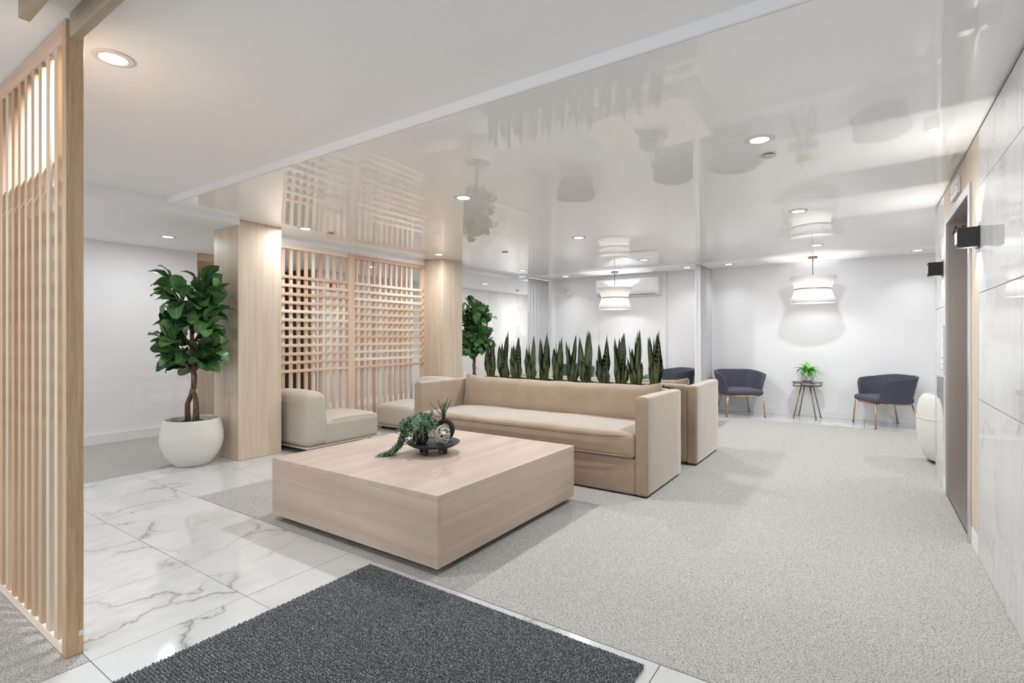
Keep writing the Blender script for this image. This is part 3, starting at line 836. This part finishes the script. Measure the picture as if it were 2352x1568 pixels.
# ------------------------------------------------------------------ TUB ARMCHAIRS
def tub_chair(x, y, rz, label):
    e = empty('tub_armchair', (x, y, 0), rz, label, 'armchair', 'slate armchairs along the back wall')
    # local: front = -y
    NA, NZ = 44, 9; AM = R(128)
    def hh(a):
        q = abs(a) / AM
        top = .700 - .075 * max(0, (q - .25) / .75) ** 1.3
        if q > .90: top = .625 - (.625 - .43) * ((q - .90) / .10) ** 2.2
        return top
    def pt(a, v, off):
        z = .335 + (hh(a) - .335) * v
        fl = (z - .335) / .365
        wx = .298 + .085 * fl ** 1.1; wy = .280 + .065 * fl ** 1.1
        q = abs(a) / AM
        flare = 1.0
        ca, sa = math.cos(a), math.sin(a)
        se = lambda c: math.copysign(abs(c) ** .78, c)
        return ((wx - off) * se(sa) * flare, (wy - off) * se(ca), z)
    V = []; F = []
    for s_, off in ((0, 0.), (1, .034)):
        for i in range(NA + 1):
            a = -AM + 2 * AM * i / NA
            for j in range(NZ + 1):
                v = j / NZ
                o_ = off
                p = pt(a, v, o_ if s_ else 0.)
                V.append(p)
    n = (NA + 1) * (NZ + 1)
    for i in range(NA):
        for j in range(NZ):
            a0 = i * (NZ + 1) + j; b0 = a0 + NZ + 1
            F.append((a0, b0, b0 + 1, a0 + 1)); F.append((n + a0, n + a0 + 1, n + b0 + 1, n + b0))
        a0 = i * (NZ + 1) + NZ; b0 = a0 + NZ + 1
        F.append((a0, b0, n + b0, n + a0)); a0 -= NZ; b0 -= NZ; F.append((a0, n + a0, n + b0, b0))
    for i in (0, NA):
        for j in range(NZ):
            a0 = i * (NZ + 1) + j
            q = (a0, a0 + 1, n + a0 + 1, n + a0)
            F.append(q if i == 0 else tuple(reversed(q)))
    MB().add(V, F, True).build('shell', M['denim'], e, autosm=True)
    # light piping on the rim
    MB().tube([Vector(pt(-AM + 2 * AM * i / 60, 1, .017)) + Vector((0, 0, .001)) for i in range(61)], .005, 6).build('piping', M['denim'], e)
    def fs(px, py, pz):
        r_ = max(0, 1 - (px / .27) ** 2) * max(0, 1 - (py / .27) ** 2)
        k = 1 - .12 * max(0, py / .27) ** 2
        return (px * k, py, pz + (.018 * r_ if pz > .38 else 0))
    MB().rbox(-.268, .268, -.272, .25, .335, .415, .035, 5, fs, 8).build('seat', M['denim'], e)
    pts = []
    for i in range(40):
        a = 2 * PI * i / 40
        se = lambda c: math.copysign(abs(c) ** .7, c)
        pts.append((.288 * se(math.sin(a)), .272 * se(math.cos(a)), .326))
    MB().tube(pts, .0095, 8, closed=True).build('seat_ring', M['brass'], e)
    for sx, sy, bx, by in ((-1, -1, .29, -.265), (1, -1, .29, -.265), (-1, 1, .262, .315), (1, 1, .262, .315)):
        tx_, ty_ = (.262, -.25) if sy < 0 else (.20, .235)
        o = MB().tube([(sx * tx_, ty_, .324), (sx * bx * .985, by * .985, .012)], .0105, 10).build('leg', M['brass'], e)
        MB().tube([(sx * bx * .985, by * .985, .012), (sx * bx, by, .0015)], .0108, 10).build('foot', M['black'], o)
    return e
tub_chair(-1.655, 8.82, R(30), 'slate blue tub armchair immediately right of the middle curtain')
tub_chair(.21, 8.84, R(-63), 'slate blue tub armchair furthest right, turned towards the side table')
tub_chair(-2.70, 8.76, R(-48), 'slate blue tub armchair left of the middle curtain, half hidden by the sofa')
tub_chair(-4.55, 8.78, R(35), 'slate blue tub armchair under the wall ornament, hidden behind the snake plants')

# ------------------------------------------------------------------ SIDE TABLE + PLANT
st = empty('side_table', (-.735, 9.0, 0), R(6), 'small round side table with splayed antique gold legs against the back wall', 'side table')
MB().lathe([(0, .556), (.208, .556), (.212, .552), (.212, .546), (0, .546)], 48).build('top', M['glass'], st)
fr = MB()
for a in (0, PI / 2):
    ca, sa = math.cos(a + R(24)), math.sin(a + R(24))
    for z in (.537, .487): fr.tube([(-.20 * ca, -.20 * sa, z), (.20 * ca, .20 * sa, z)], .0085, 6)
    for q in (-1, 1): fr.tube([(q * .20 * ca, q * .20 * sa, .537), (q * .20 * ca, q * .20 * sa, .487)], .0085, 6)
fr.build('frame', M['gold'], st)
for k in range(4):
    a = R(24) + k * PI / 2
    MB().tube([(.09 * math.cos(a), .09 * math.sin(a), .482), (.215 * math.cos(a + .12), .215 * math.sin(a + .12), .0015)], .0085, 8).build('leg', M['gold'], st)
def leaf_mesh(L, w, mtl, fold=.25, droop=.3, wav=.04, shape='fig', seed=0, nm='leaf'):
    n, mrow = 12, 6; V = []; U = []; F = []
    for i in range(n + 1):
        t_ = (1 - math.cos(PI * i / n)) / 2
        if shape == 'fig': pr = max(0, math.sin(PI * t_ ** 1.15)) ** .55 * (.62 + .42 * t_)
        else: pr = math.sin(PI * t_ ** .75) ** .9 * (1 - .25 * t_)
        pr = max(pr, .02)
        for j in range(mrow + 1):
            u = j / mrow * 2 - 1
            ww = w / 2 * pr * (1 + wav * math.sin(t_ * 19 + seed + (2 if u > 0 else 0)))
            z = fold * abs(u) * ww + .006 * math.sin(t_ * 21 + u * 3 + seed) * abs(u) * (L / .17)
            ang = droop * t_ * t_
            V.append((u * ww, L * t_ * math.cos(ang) - z * math.sin(ang) * 0, z - L * t_ * math.sin(ang)))
            U.append((j / mrow, t_))
    for i in range(n):
        for j in range(mrow):
            a = i * (mrow + 1) + j
            F.append((a, a + 1, a + mrow + 2, a + mrow + 1))
    return MB().add(V, F, True, U).mesh(nm, mtl)
pp = empty('potted_plant', (-.735, 9.0, .5568), 0, 'small leafy green and cream plant in a grey pot on the side table', 'plant')
MB().lathe([(0, 0), (.048, 0), (.068, .018), (.070, .03), (.062, .112), (.058, .112), (.056, .10), (0, .10)], 36).build('pot', M['greypot'], pp)
AG = [leaf_mesh(.165, .068, M['agleaf'], .35, .5 + .2 * i, .03, 'ag', i) for i in range(3)]
rn = random.Random(5)
for k in range(26):
    a = k * 2.399 + rn.uniform(-.3, .3); el = R(rn.uniform(5, 50)) if k > 3 else R(70)
    mtx = Matrix.Translation((0, 0, .10 + rn.uniform(0, .03))) @ Matrix.Rotation(a, 4, 'Z') @ Matrix.Rotation(el, 4, 'X') @ Matrix.Translation((0, .02, 0)) @ Matrix.Rotation(rn.uniform(-.4, .4), 4, 'Y') @ Matrix.Scale(rn.uniform(.7, 1.1), 4)
    inst('leaf', AG[k % 3], pp, matrix=mtx)

pp.scale = (1.15, 1.15, 1.12)
# ------------------------------------------------------------------ FIG TREES
FL = [leaf_mesh(.215, .165, M['figleaf'], .30, -.15 + .22 * i, .06, 'fig', i * 1.7) for i in range(5)]
def fig(x, y, rz, label, seed):
    e = empty('potted_fig_tree', (x, y, 0), rz, label, 'potted tree', 'fiddle leaf figs')
    MB().lathe([(0, .0015), (.14, .0015)] + MB.spline([(.150, .006), (.185, .045), (.225, .105), (.255, .175), (.268, .245), (.266, .31), (.252, .38), (.236, .437), (.228, .439), (.230, .40), (.240, .36)]), 80).build('pot', M['pot'], e)
    sb = MB(); sb.lathe([(0, .398), (.12, .396), (.225, .392)], 40); rn = random.Random(seed)
    for k in range(70):
        a = rn.uniform(0, 2 * PI); r_ = .215 * math.sqrt(rn.random()); s_ = rn.uniform(.010, .02)
        sb.lathe([(0, s_ * .55), (s_ * .7, s_ * .38), (s_, 0), (s_ * .6, -.01)], 7, (r_ * math.cos(a), r_ * math.sin(a)))
        for q in range(len(sb.v) - 28, len(sb.v)): sb.v[q] = (sb.v[q][0], sb.v[q][1], sb.v[q][2] + .397)
    sb.build('pebbles', M['stone'], e, 'stuff')
    t1 = [(-.045, .0, .39), (-.048, .0, .50), (-.055, .01, .58), (-.03, .02, .66), (.005, .01, .73), (.018, 0, .82), (.01, 0, .95), (.0, 0, 1.15), (-.01, 0, 1.35)]
    t2 = [(.035, -.0, .39), (.03, .01, .50), (.035, .0, .60), (.025, -.01, .68), (.010, -.01, .74)]
    MB().tube(t1, [.027, .025, .023, .022, .026, .027, .024, .02, .016], 10).build('trunk', M['bark'], e)
    MB().tube(t2, [.031, .028, .025, .022, .018], 10).build('trunk', M['bark'], e)
    br = []
    ends = [(-.20, -.05, 1.80), (.06, .02, 1.88), (.24, .04, 1.62), (-.24, .06, 1.45), (.20, -.10, 1.35), (-.16, -.14, 1.22), (.05, .20, 1.60), (.02, -.2, 1.6), (.16, .15, 1.15), (-.18, .12, 1.12), (-.1, .0, 1.6), (.13, .0, 1.75), (.22, .0, 1.12), (-.05, -.22, 1.2), (-.25, -.02, 1.3), (.24, -.05, 1.5)]
    bb = MB()
    for k, en in enumerate(ends):
        z0 = max(.88, min(1.33, en[2] - .34))
        p = [(.0, 0, z0), (en[0] * .45, en[1] * .45, z0 + (en[2] - z0) * .4), en]
        pts = [Vector(p[0]) * (1 - t_) ** 2 + Vector(p[1]) * 2 * t_ * (1 - t_) + Vector(p[2]) * t_ * t_ for t_ in [q / 6 for q in range(7)]]
        br.append(pts)
        MB().tube(pts, [.013 - .0013 * q for q in range(7)], 7).build('branch', M['bark'], e)
    cnt = 0
    for pts in br:
        for k in range(13):
            t_ = 6 * (.12 + .88 * (k + 1) / 13); i0 = min(5, int(t_)); f_ = t_ - i0
            p = pts[i0].lerp(pts[i0 + 1], min(1, f_))
            if p.z < .93: continue
            sc_ = rn.uniform(.78, 1.12)
            for tries in range(8):
                a = k * 2.4 + rn.uniform(-.5, .5) + tries * .8
                out = Vector((p.x, p.y, 0))
                if out.length > .05 and rn.random() < .6:
                    a = math.atan2(-out.x, out.y) + rn.uniform(-1.1, 1.1)
                el = R(rn.uniform(5, 62)) if k < 11 else R(78)
                if p.z < 1.12: el = R(rn.uniform(0, 35))
                mtx = Matrix.Translation(p) @ Matrix.Rotation(a, 4, 'Z') @ Matrix.Rotation(el, 4, 'X') @ Matrix.Translation((0, .018, 0)) @ Matrix.Rotation(rn.uniform(-.8, .8), 4, 'Y') @ Matrix.Scale(sc_, 4)
                tipw = Matrix.Translation((x, y, 0)) @ Matrix.Rotation(rz, 4, 'Z') @ mtx
                ok = True
                for q in (Vector((0, .22, 0)), Vector((.08, .14, 0)), Vector((-.08, .14, 0))):
                    c_ = tipw @ q
                    if -5.64 < c_.x < -5.12 and (2.70 < c_.y < 3.2 or 5.7 < c_.y < 6.20): ok = False
                    if (c_.xy - Vector((x, y))).length > .42 or c_.z > 2.0: ok = False
                if ok: break
            if not ok: continue
            inst('leaf', FL[rn.randrange(5)], e, matrix=mtx); cnt += 1
    return e
fig(-5.40, 2.405, R(34), 'large fiddle leaf fig in an ivory pot at the near column', 11)
fig(-5.37, 6.76, R(150), 'fiddle leaf fig in front of the petal wallpaper beyond the far column', 12)

# ------------------------------------------------------------------ CENTREPIECE (tray and what stands on it)
def centrepiece(cx, cy, z, where, rz=0.):
    e = empty('footed_tray', (cx, cy, z + .0005), rz, 'round black footed tray on %s' % where, 'tray')
    MB().lathe([(0, .058), (.12, .052), (.165, .056), (.205, .078), (.211, .084), (.213, .090), (.208, .090), (.190, .083), (.12, .074), (0, .073)], 56).build('dish', M['blacktray'], e)
    for k in range(4):
        a = R(45 - 34 + 90 * k)
        lx, ly = .105 * math.cos(a), .105 * math.sin(a)
        V = []
        for zz, s_ in ((0.0, .017), (.056, .024)):
            for q in range(6): V.append((lx * (1.06 if zz == 0 else 1) + s_ * math.cos(q * PI / 3), ly * (1.06 if zz == 0 else 1) + s_ * math.sin(q * PI / 3), zz))
        F = [(q, (q + 1) % 6, 6 + (q + 1) % 6, 6 + q) for q in range(6)] + [(5, 4, 3, 2, 1, 0), (6, 7, 8, 9, 10, 11)]
        MB().add(V, F, False).build('foot', M['blacktray'], e)
    e.scale = (.88, .88, .88)
    rx, ry = math.cos(R(34.3)), math.sin(R(34.3))      # to the right in the photo
    def at(r_, f_): return (cx + rx * r_ - ry * f_, cy + ry * r_ + rx * f_)
    zt = z + .0665
    # bottle vase with trailing eucalyptus
    bx, by = at(-.088, .0)
    v = empty('bud_vase', (bx, by, zt + .0005), 0, 'squat black vase holding trailing eucalyptus on %s' % where, 'vase')
    MB().lathe([(0, 0), (.04, 0), (.062, .02), (.072, .05), (.066, .085), (.045, .115), (.022, .135), (.018, .15), (.022, .155), (.015, .155), (.012, .14)], 32).build('body', M['blackmat'], v)
    v.scale = (.8, .8, .8)
    g = empty('eucalyptus_bunch', (bx, by, zt + .12), 0, 'trailing eucalyptus spilling from the squat vase on %s' % where, 'greenery')
    rn = random.Random(21)
    fx = Vector((ry, -rx, 0)); rv = Vector((rx, ry, 0))   # fx towards the camera
    stems = []
    for k in range(46):
        a = 2 * PI * k / 15 + .2 * (k // 15)
        r_ = rn.uniform(.045, .115); dz = rn.uniform(-.11, .02)
        dirv = rv * math.cos(a) + fx * math.sin(a)
        if math.cos(a) < .2: r_ *= 1.35
        stems.append([Vector((0, 0, -.01)), dirv * r_ * .35 + Vector((0, 0, rn.uniform(.045, .085))), dirv * r_ * .85 + Vector((0, 0, .03)), dirv * r_ * 1.15 + Vector((0, 0, dz))])
    for k in range(12):
        j = Vector((rn.uniform(-.02, .02), rn.uniform(-.02, .02), 0))
        L_ = 1 - .06 * k
        stems.append([Vector((0, 0, -.01)), -rv * .05 + fx * .03 + Vector((0, 0, .05)) + j, -rv * .095 + fx * .05 + Vector((0, 0, -.03)) + j, -rv * (.125) + fx * .06 + Vector((0, 0, -.11)) + j,
                      -rv * (.15 + .05 * L_) + fx * (.06 + .05 * L_) + Vector((0, 0, -.172)) + j, -rv * (.155 + .13 * L_) + fx * (.06 + .09 * L_) + Vector((0, 0, -.178 + .002 * k)) + j * .5])
    stems.append([Vector((0, 0, 0)), rv * .04 + Vector((0, 0, .05)), rv * .075 + fx * -.0 + Vector((0, 0, .085)), rv * .085 + Vector((0, 0, .115))])
    for st_ in stems:
        b = MB(); pts = []
        for s_ in range(len(st_) - 1):
            for q in range(9): pts.append(st_[s_].lerp(st_[s_ + 1], q / 9))
        pts.append(st_[-1])
        for _ in range(3): pts = [pts[0]] + [(pts[i - 1] + pts[i] * 2 + pts[i + 1]) / 4 for i in range(1, len(pts) - 1)] + [pts[-1]]
        b.tube(pts, .0013, 4)
        for i in range(3, len(pts)):
            d = (pts[i] - pts[i - 1]).normalized()
            side = d.cross(Vector((0, 0, 1)));  side = side.normalized() if side.length > .1 else Vector((1, 0, 0))
            up = side.cross(d)
            for sg in (-1, 1):
                ph = rn.uniform(0, PI)
                sv = (side * math.cos(ph) + up * math.sin(ph)) * sg
                s_ = rn.uniform(.0095, .014) * (1 if i < len(pts) - 3 else .6)
                nrm = (d + sv * .4 + Vector((rn.uniform(-.4, .4), rn.uniform(-.4, .4), rn.uniform(0, .6)))).normalized()
                tdir = (sv - nrm * sv.dot(nrm)).normalized(); bt = nrm.cross(tdir)
                c0 = pts[i] + tdir * s_
                lowest = -(zt + .12 - z) + .004
                V = [c0 + (tdir * math.cos(q * PI / 3) + bt * math.sin(q * PI / 3) * .85) * s_ for q in range(6)]
                V = [Vector((q.x, q.y, max(q.z, lowest if Vector((q.x + bx - cx, q.y + by - cy)).length > .2 else -.108))) for q in V]
                b.add(V, [(0, 1, 2, 3, 4, 5)], True)
        b.build('sprig', M['euca'], g)
    # arch vase with upright sprigs
    ax, ay = at(.072, .085)
    v = empty('arch_vase', (ax, ay, zt + .0005), R(34.3) - R(8), 'black ring shaped vase with upright sprigs on %s' % where, 'vase')
    v.scale = (.78, .78, .78)
    cz = .105
    pts = [(.068 * math.cos(a) + .0, 0, cz + .068 * math.sin(a) * 1.15) for a in [2 * PI * k / 32 for k in range(32)]]
    MB().tube(pts, .023, 14, closed=True).build('ring', M['blackmat'], v)
    MB().lathe([(0, 0), (.032, 0), (.034, .006), (.026, .03), (.02, .04)], 24).build('foot', M['blackmat'], v)
    MB().lathe([(.026, cz + .068), (.018, cz + .10), (.014, cz + .115), (.017, cz + .135), (.013, cz + .135), (.010, cz + .11)], 24, (-.012, 0)).build('neck', M['blackmat'], v)
    g = empty('sprig_bunch', (ax, ay, zt + (cz + .125) * .78), 0, 'stiff green sprigs standing in the ring vase on %s' % where, 'greenery')
    for k, (r_, f_, h_) in enumerate(((-.105, .0, .085), (-.05, .02, .115), (-.03, -.02, .09), (-.012, .0, .10), (.006, .02, .095), (.02, -.02, .105), (.035, .0, .13), (.055, .01, .105), (.07, -.01, .122), (.0, .03, .08))):
        b = MB(); o0 = rv * -.012
        pts = [o0 + (rv * (r_ * t_ ** 1.1 * .9) - fx * f_ * t_) + Vector((0, 0, -.015 + (h_ + .015) * t_)) for t_ in [q / 10 for q in range(11)]]
        b.tube(pts, .0016, 5)
        for i in range(2, 40):
            t_ = i / 40 * 10; i0 = min(9, int(t_)); p = pts[i0].lerp(pts[i0 + 1], t_ - i0)
            for q in range(3):
                a = q * 2.1 + i * .9; sd = Vector((math.cos(a), math.sin(a), .7)) * .0085
                w_ = Vector((-math.sin(a), math.cos(a), 0)) * .003
                b.add([p, p + sd * .5 + w_, p + sd, p + sd * .5 - w_], [(0, 1, 2, 3)], False)
        b.build('sprig', M['sprig'], g)
    # knot ball
    kx, ky = at(.062, -.045)
    kb = empty('knot_ball', (kx, ky, zt + .066), 0, 'pale woven knot ornament in the tray on %s' % where, 'ornament')
    rn = random.Random(4)
    for k in range(11):
        rot = Matrix.Rotation(rn.uniform(0, PI), 3, 'X') @ Matrix.Rotation(rn.uniform(0, PI), 3, 'Y')
        rr = rn.uniform(.054, .062); off = rn.uniform(-.02, .02)
        pts = [rot @ Vector((rr * math.cos(2 * PI * q / 28), rr * .85 * math.sin(2 * PI * q / 28), off + .006 * math.sin(4 * PI * q / 28 + k))) for q in range(28)]
        MB().tube(pts, .0045, 7, closed=True).build('loop', M['rattan'], kb)
centrepiece(-2.515, 2.70, .42, 'the foreground coffee table')
centrepiece(-2.50, 7.30, .42, 'the coffee table behind the rear sofa', R(20))

# ------------------------------------------------------------------ CURTAINS
def curtain(x, y0, y1, label, seed):
    e = empty('curtain', (x, (y0 + y1) / 2, 0), 0, label, 'curtain')
    n, m_ = 150, 14; V = []; F = []; L = y1 - y0
    for i in range(n + 1):
        s_ = i / n
        for j in range(m_ + 1):
            t_ = j / m_; z = .012 + 2.355 * t_
            amp = .055 * (1 - .25 * t_)
            ph = s_ * 2 * PI * 8 + .5 * math.sin(s_ * 9 + seed) + .25 * math.sin(t_ * 2 + s_ * 4 + seed)
            V.append((amp * math.sin(ph), (s_ - .5) * L * (.97 + .03 * t_) + .3 * amp * math.sin(2 * ph), z))
    for i in range(n):
        for j in range(m_):
            a = i * (m_ + 1) + j
            F.append((a, a + m_ + 1, a + m_ + 2, a + 1))
    o = MB().add(V, F, True).build('cloth', M['curtain'], e)
    so = o.modifiers.new('thick', 'SOLIDIFY'); so.thickness = .003
    MB().box(-.012, .012, -L / 2 - .01, L / 2 + .01, 2.378, 2.3985).build('track', M['white'], e)
    return e
curtain(-5.36, 8.38, 9.19, 'pleated white curtain at the left end of the back wall, by the wallpaper', 1)
curtain(-2.18, 8.30, 9.19, 'pleated white curtain standing out from the middle of the back wall', 4)

# ------------------------------------------------------------------ AIR CONDITIONER
ac = empty('air_conditioner', (-3.635, 9.214, 1.985), 0, 'white split air conditioner high on the back wall behind a pendant', 'air conditioner')
V = []; prof = [(0, 0), (-.11, 0), (-.17, .035), (-.195, .08), (-.20, .29), (-.185, .31), (0, .315)]
for x in (-.60, .56):
    for (yy, zz) in prof: V.append((x, yy, zz))
n = len(prof); F = [(k, (k + 1) % n, n + (k + 1) % n, n + k) for k in range(n)] + [tuple(reversed(range(n))), tuple(range(n, 2 * n))]
MB().add(V, F, False).build('casing', M['plastic'], ac, None, .004)
V = [(x, yy * 1.0, zz) for x in (.5605, .605) for (yy, zz) in prof]
MB().add(V, F, False).build('end_cap', M['plastic'], ac, None, .004)
MB().box(-.57, .52, -.197, -.175, .058, .066).build('flap', M['trimring'], ac, None, .001)
MB().box(-.57, .52, -.165, -.12, .008, .012).build('outlet', M['grout'], ac).rotation_euler = (0, 0, 0)

# ------------------------------------------------------------------ WALL ORNAMENT
wo = empty('wall_ornament', (-4.93, 9.249, 2.12), 0, 'pair of small white petals standing off the back wall near the curtain', 'wall ornament')
for (dx, dz, s_, rot) in ((-.05, .065, 1.0, .5), (.05, -.01, 1.0, -.35)):
    V = []; n = 14
    for i in range(n):
        a = 2 * PI * i / n
        V.append((.042 * math.cos(a) * s_, -.02 - .018 * math.cos(a * 2), .028 * math.sin(a) * s_ - .0))
    V.append((0, -.0, 0)); 
    F = [(i, (i + 1) % n, n) for i in range(n)]
    o = MB().add(V, F, True).build('petal', M['plastic'], wo)
    o.location = (dx, -.075, dz); o.rotation_euler = (0, rot, .2)
    so = o.modifiers.new('thick', 'SOLIDIFY'); so.thickness = .004
    MB().tube([(0, -.001, .02), (dx * .5, -.04, dz * .5), (dx, -.078, dz)], .004, 6).build('arm', M['plastic'], wo)

# ------------------------------------------------------------------ PENDANTS
def pendant(x, y, label, zb=1.72):
    e = empty('pendant_lamp', (x, y, H - .0005), 0, label, 'pendant lamp', 'hourglass pendants')
    z0 = H
    def Z(z): return z - H
    MB().lathe([(0, 0), (.062, 0), (.062, -.022), (.055, -.026), (0, -.026)], 32).build('canopy', M['gold'], e)
    MB().tube([(0, 0, -.02), (0, 0, Z(1.93))], .006, 8).build('stem', M['gold'], e)
    MB().lathe([(.302, Z(2.105)), (.232, Z(1.932)), (.229, Z(1.932)), (.299, Z(2.105)), (.302, Z(2.105))], 56).build('upper_shade', M['shade'], e)
    MB().lathe([(.232, Z(1.92)), (.302, Z(zb)), (.299, Z(zb)), (.229, Z(1.92)), (.232, Z(1.92))], 56).build('lower_shade', M['shade'], e)
    MB().lathe([(.233, Z(1.933)), (.2345, Z(1.932)), (.2345, Z(1.919)), (.233, Z(1.918)), (.229, Z(1.926)), (.233, Z(1.933))], 56).build('band', M['gold'], e)
    MB().lathe([(0, Z(zb + .012)), (.297, Z(zb + .012)), (.297, Z(zb + .008)), (0, Z(zb + .008))], 48).build('diffuser', M['diff'], e)
    sp_ = MB()
    for k in range(3):
        a = k * 2 * PI / 3; sp_.tube([(0, 0, Z(1.93)), (.23 * math.cos(a), .23 * math.sin(a), Z(1.926))], .003, 5)
    sp_.lathe([(0, Z(1.95)), (.03, Z(1.95)), (.03, Z(1.91)), (0, Z(1.91))], 20)
    sp_.build('spider', M['gold'], e)
    l = bpy.data.lights.new('bulb', 'POINT'); l.energy = 6.5; l.shadow_soft_size = .05; l.color = (.95, .98, 1)
    lo = bpy.data.objects.new('bulb', l); col.objects.link(lo); lo.parent = e; lo.location = (0, 0, Z(1.86))
m = bpy.data.materials.new('diffuser_film'); m.use_nodes = True; t_ = m.node_tree
for nd in list(t_.nodes): t_.nodes.remove(nd)
o_ = t_.nodes.new('ShaderNodeOutputMaterial'); mx = t_.nodes.new('ShaderNodeMixShader'); tr_ = t_.nodes.new('ShaderNodeBsdfTransparent'); tl = t_.nodes.new('ShaderNodeBsdfTranslucent')
mx.inputs[0].default_value = .45; t_.links.new(tr_.outputs[0], mx.inputs[1]); t_.links.new(tl.outputs[0], mx.inputs[2]); t_.links.new(mx.outputs[0], o_.inputs[0])
M['diff'] = m
m = bpy.data.materials.new('shade_fabric'); m.use_nodes = True; t_ = m.node_tree
for nd in list(t_.nodes): t_.nodes.remove(nd)
o_ = t_.nodes.new('ShaderNodeOutputMaterial'); mx = t_.nodes.new('ShaderNodeMixShader'); df = t_.nodes.new('ShaderNodeBsdfDiffuse'); tl = t_.nodes.new('ShaderNodeBsdfTranslucent')
df.inputs[0].default_value = (.86, .84, .83, 1); tl.inputs[0].default_value = (.8, .78, .76, 1)
mx.inputs[0].default_value = .45; t_.links.new(df.outputs[0], mx.inputs[1]); t_.links.new(tl.outputs[0], mx.inputs[2]); t_.links.new(mx.outputs[0], o_.inputs[0])
M['shade'] = m
pendant(-.641, 8.70, 'white hourglass pendant hanging above the side table')
pendant(-3.716, 8.70, 'white hourglass pendant hanging in front of the air conditioner')

# ------------------------------------------------------------------ SCONCES
def sconce(y, label, z0=1.735, z1=1.845):
    e = empty('wall_sconce', (RX, y, z0), 0, label, 'wall lamp', 'black box sconces on the right wall')
    h = z1 - z0; D = .098; w = .040
    MB().box(-.012, -.001, -w, w, -.004, h + .004).build('back_plate', M['black'], e, None, .001)
    b = MB(); tk = .004
    b.box(-D, -.012, -w, -w + tk, 0, h).box(-D, -.012, w - tk, w, 0, h).box(-D, -D + tk, -w + tk, w - tk, .022, h - .022)
    b.build('housing', M['black'], e, None, .001)
    MB().box(-D - .0015, -D - .0001, -w, w, .022, h - .022).build('front_plate', M['steel'], e)
    MB().box(-D + tk, -.013, -w + tk, w - tk, h * .5 - .004, h * .5 + .004).build('divider', M['black'], e)
    for s_ in (1, -1):
        l = bpy.data.lights.new('bulb', 'AREA'); l.shape = 'RECTANGLE'; l.size = .008; l.size_y = .006; l.energy = 1.15; l.color = (1, .98, .95)
        lo = bpy.data.objects.new('bulb', l); col.objects.link(lo); lo.parent = e
        lo.location = (-.032, 0, h * .5 + s_ * .006); lo.rotation_euler = (PI if s_ > 0 else 0, 0, 0)
sconce(3.855, 'black box wall sconce on the marble nearest the camera')
sconce(5.50, 'black box wall sconce beyond the lift door')

# ------------------------------------------------------------------ BOUCLE CHAIR
bc = empty('barrel_chair', (.865, 6.60, 0), 0, 'white boucle barrel chair peeking out past the end of the marble wall', 'armchair')
def barrel(a0, a1, prof, nm):
    V = []; F = []; n = 40; mm = len(prof)
    for i in range(n + 1):
        a = a0 + (a1 - a0) * i / n
        for (r_, z) in prof: V.append((r_ * math.cos(a), r_ * math.sin(a), z))
    for i in range(n):
        for j in range(mm - 1):
            q = i * mm + j; F.append((q, q + mm, q + mm + 1, q + 1))
    F.append(tuple(range(mm))); F.append(tuple(reversed(range(n * mm, n * mm + mm))))
    return MB().add(V, F, True).build(nm, M['boucle'], bc)
op = [(.37, .035), (.385, .05), (.425, .16), (.448, .30), (.450, .42), (.440, .55), (.425, .62), (.39, .665), (.34, .67), (.31, .63), (.30, .50), (.30, .25), (.30, .04)]
barrel(R(60) + PI / 2 + .25, R(60) + PI / 2 + 2 * PI - 1.75, op, 'back_shell')
MB().lathe([(0, .035), (.29, .035), (.298, .06), (.298, .36), (.27, .42), (0, .445)], 36).build('seat', M['boucle'], bc)
MB().lathe([(.34, .0015), (.36, .034), (0, .034)], 36).build('plinth', M['blackmat'], bc)
pts = [(.4505 * math.cos(a), .4505 * math.sin(a), .44) for a in [PI / 2 + R(60) + .3 + (2 * PI - 2.1) * k / 50 for k in range(51)]]
MB().tube(pts, .004, 6).build('seam', M['boucle'], bc)
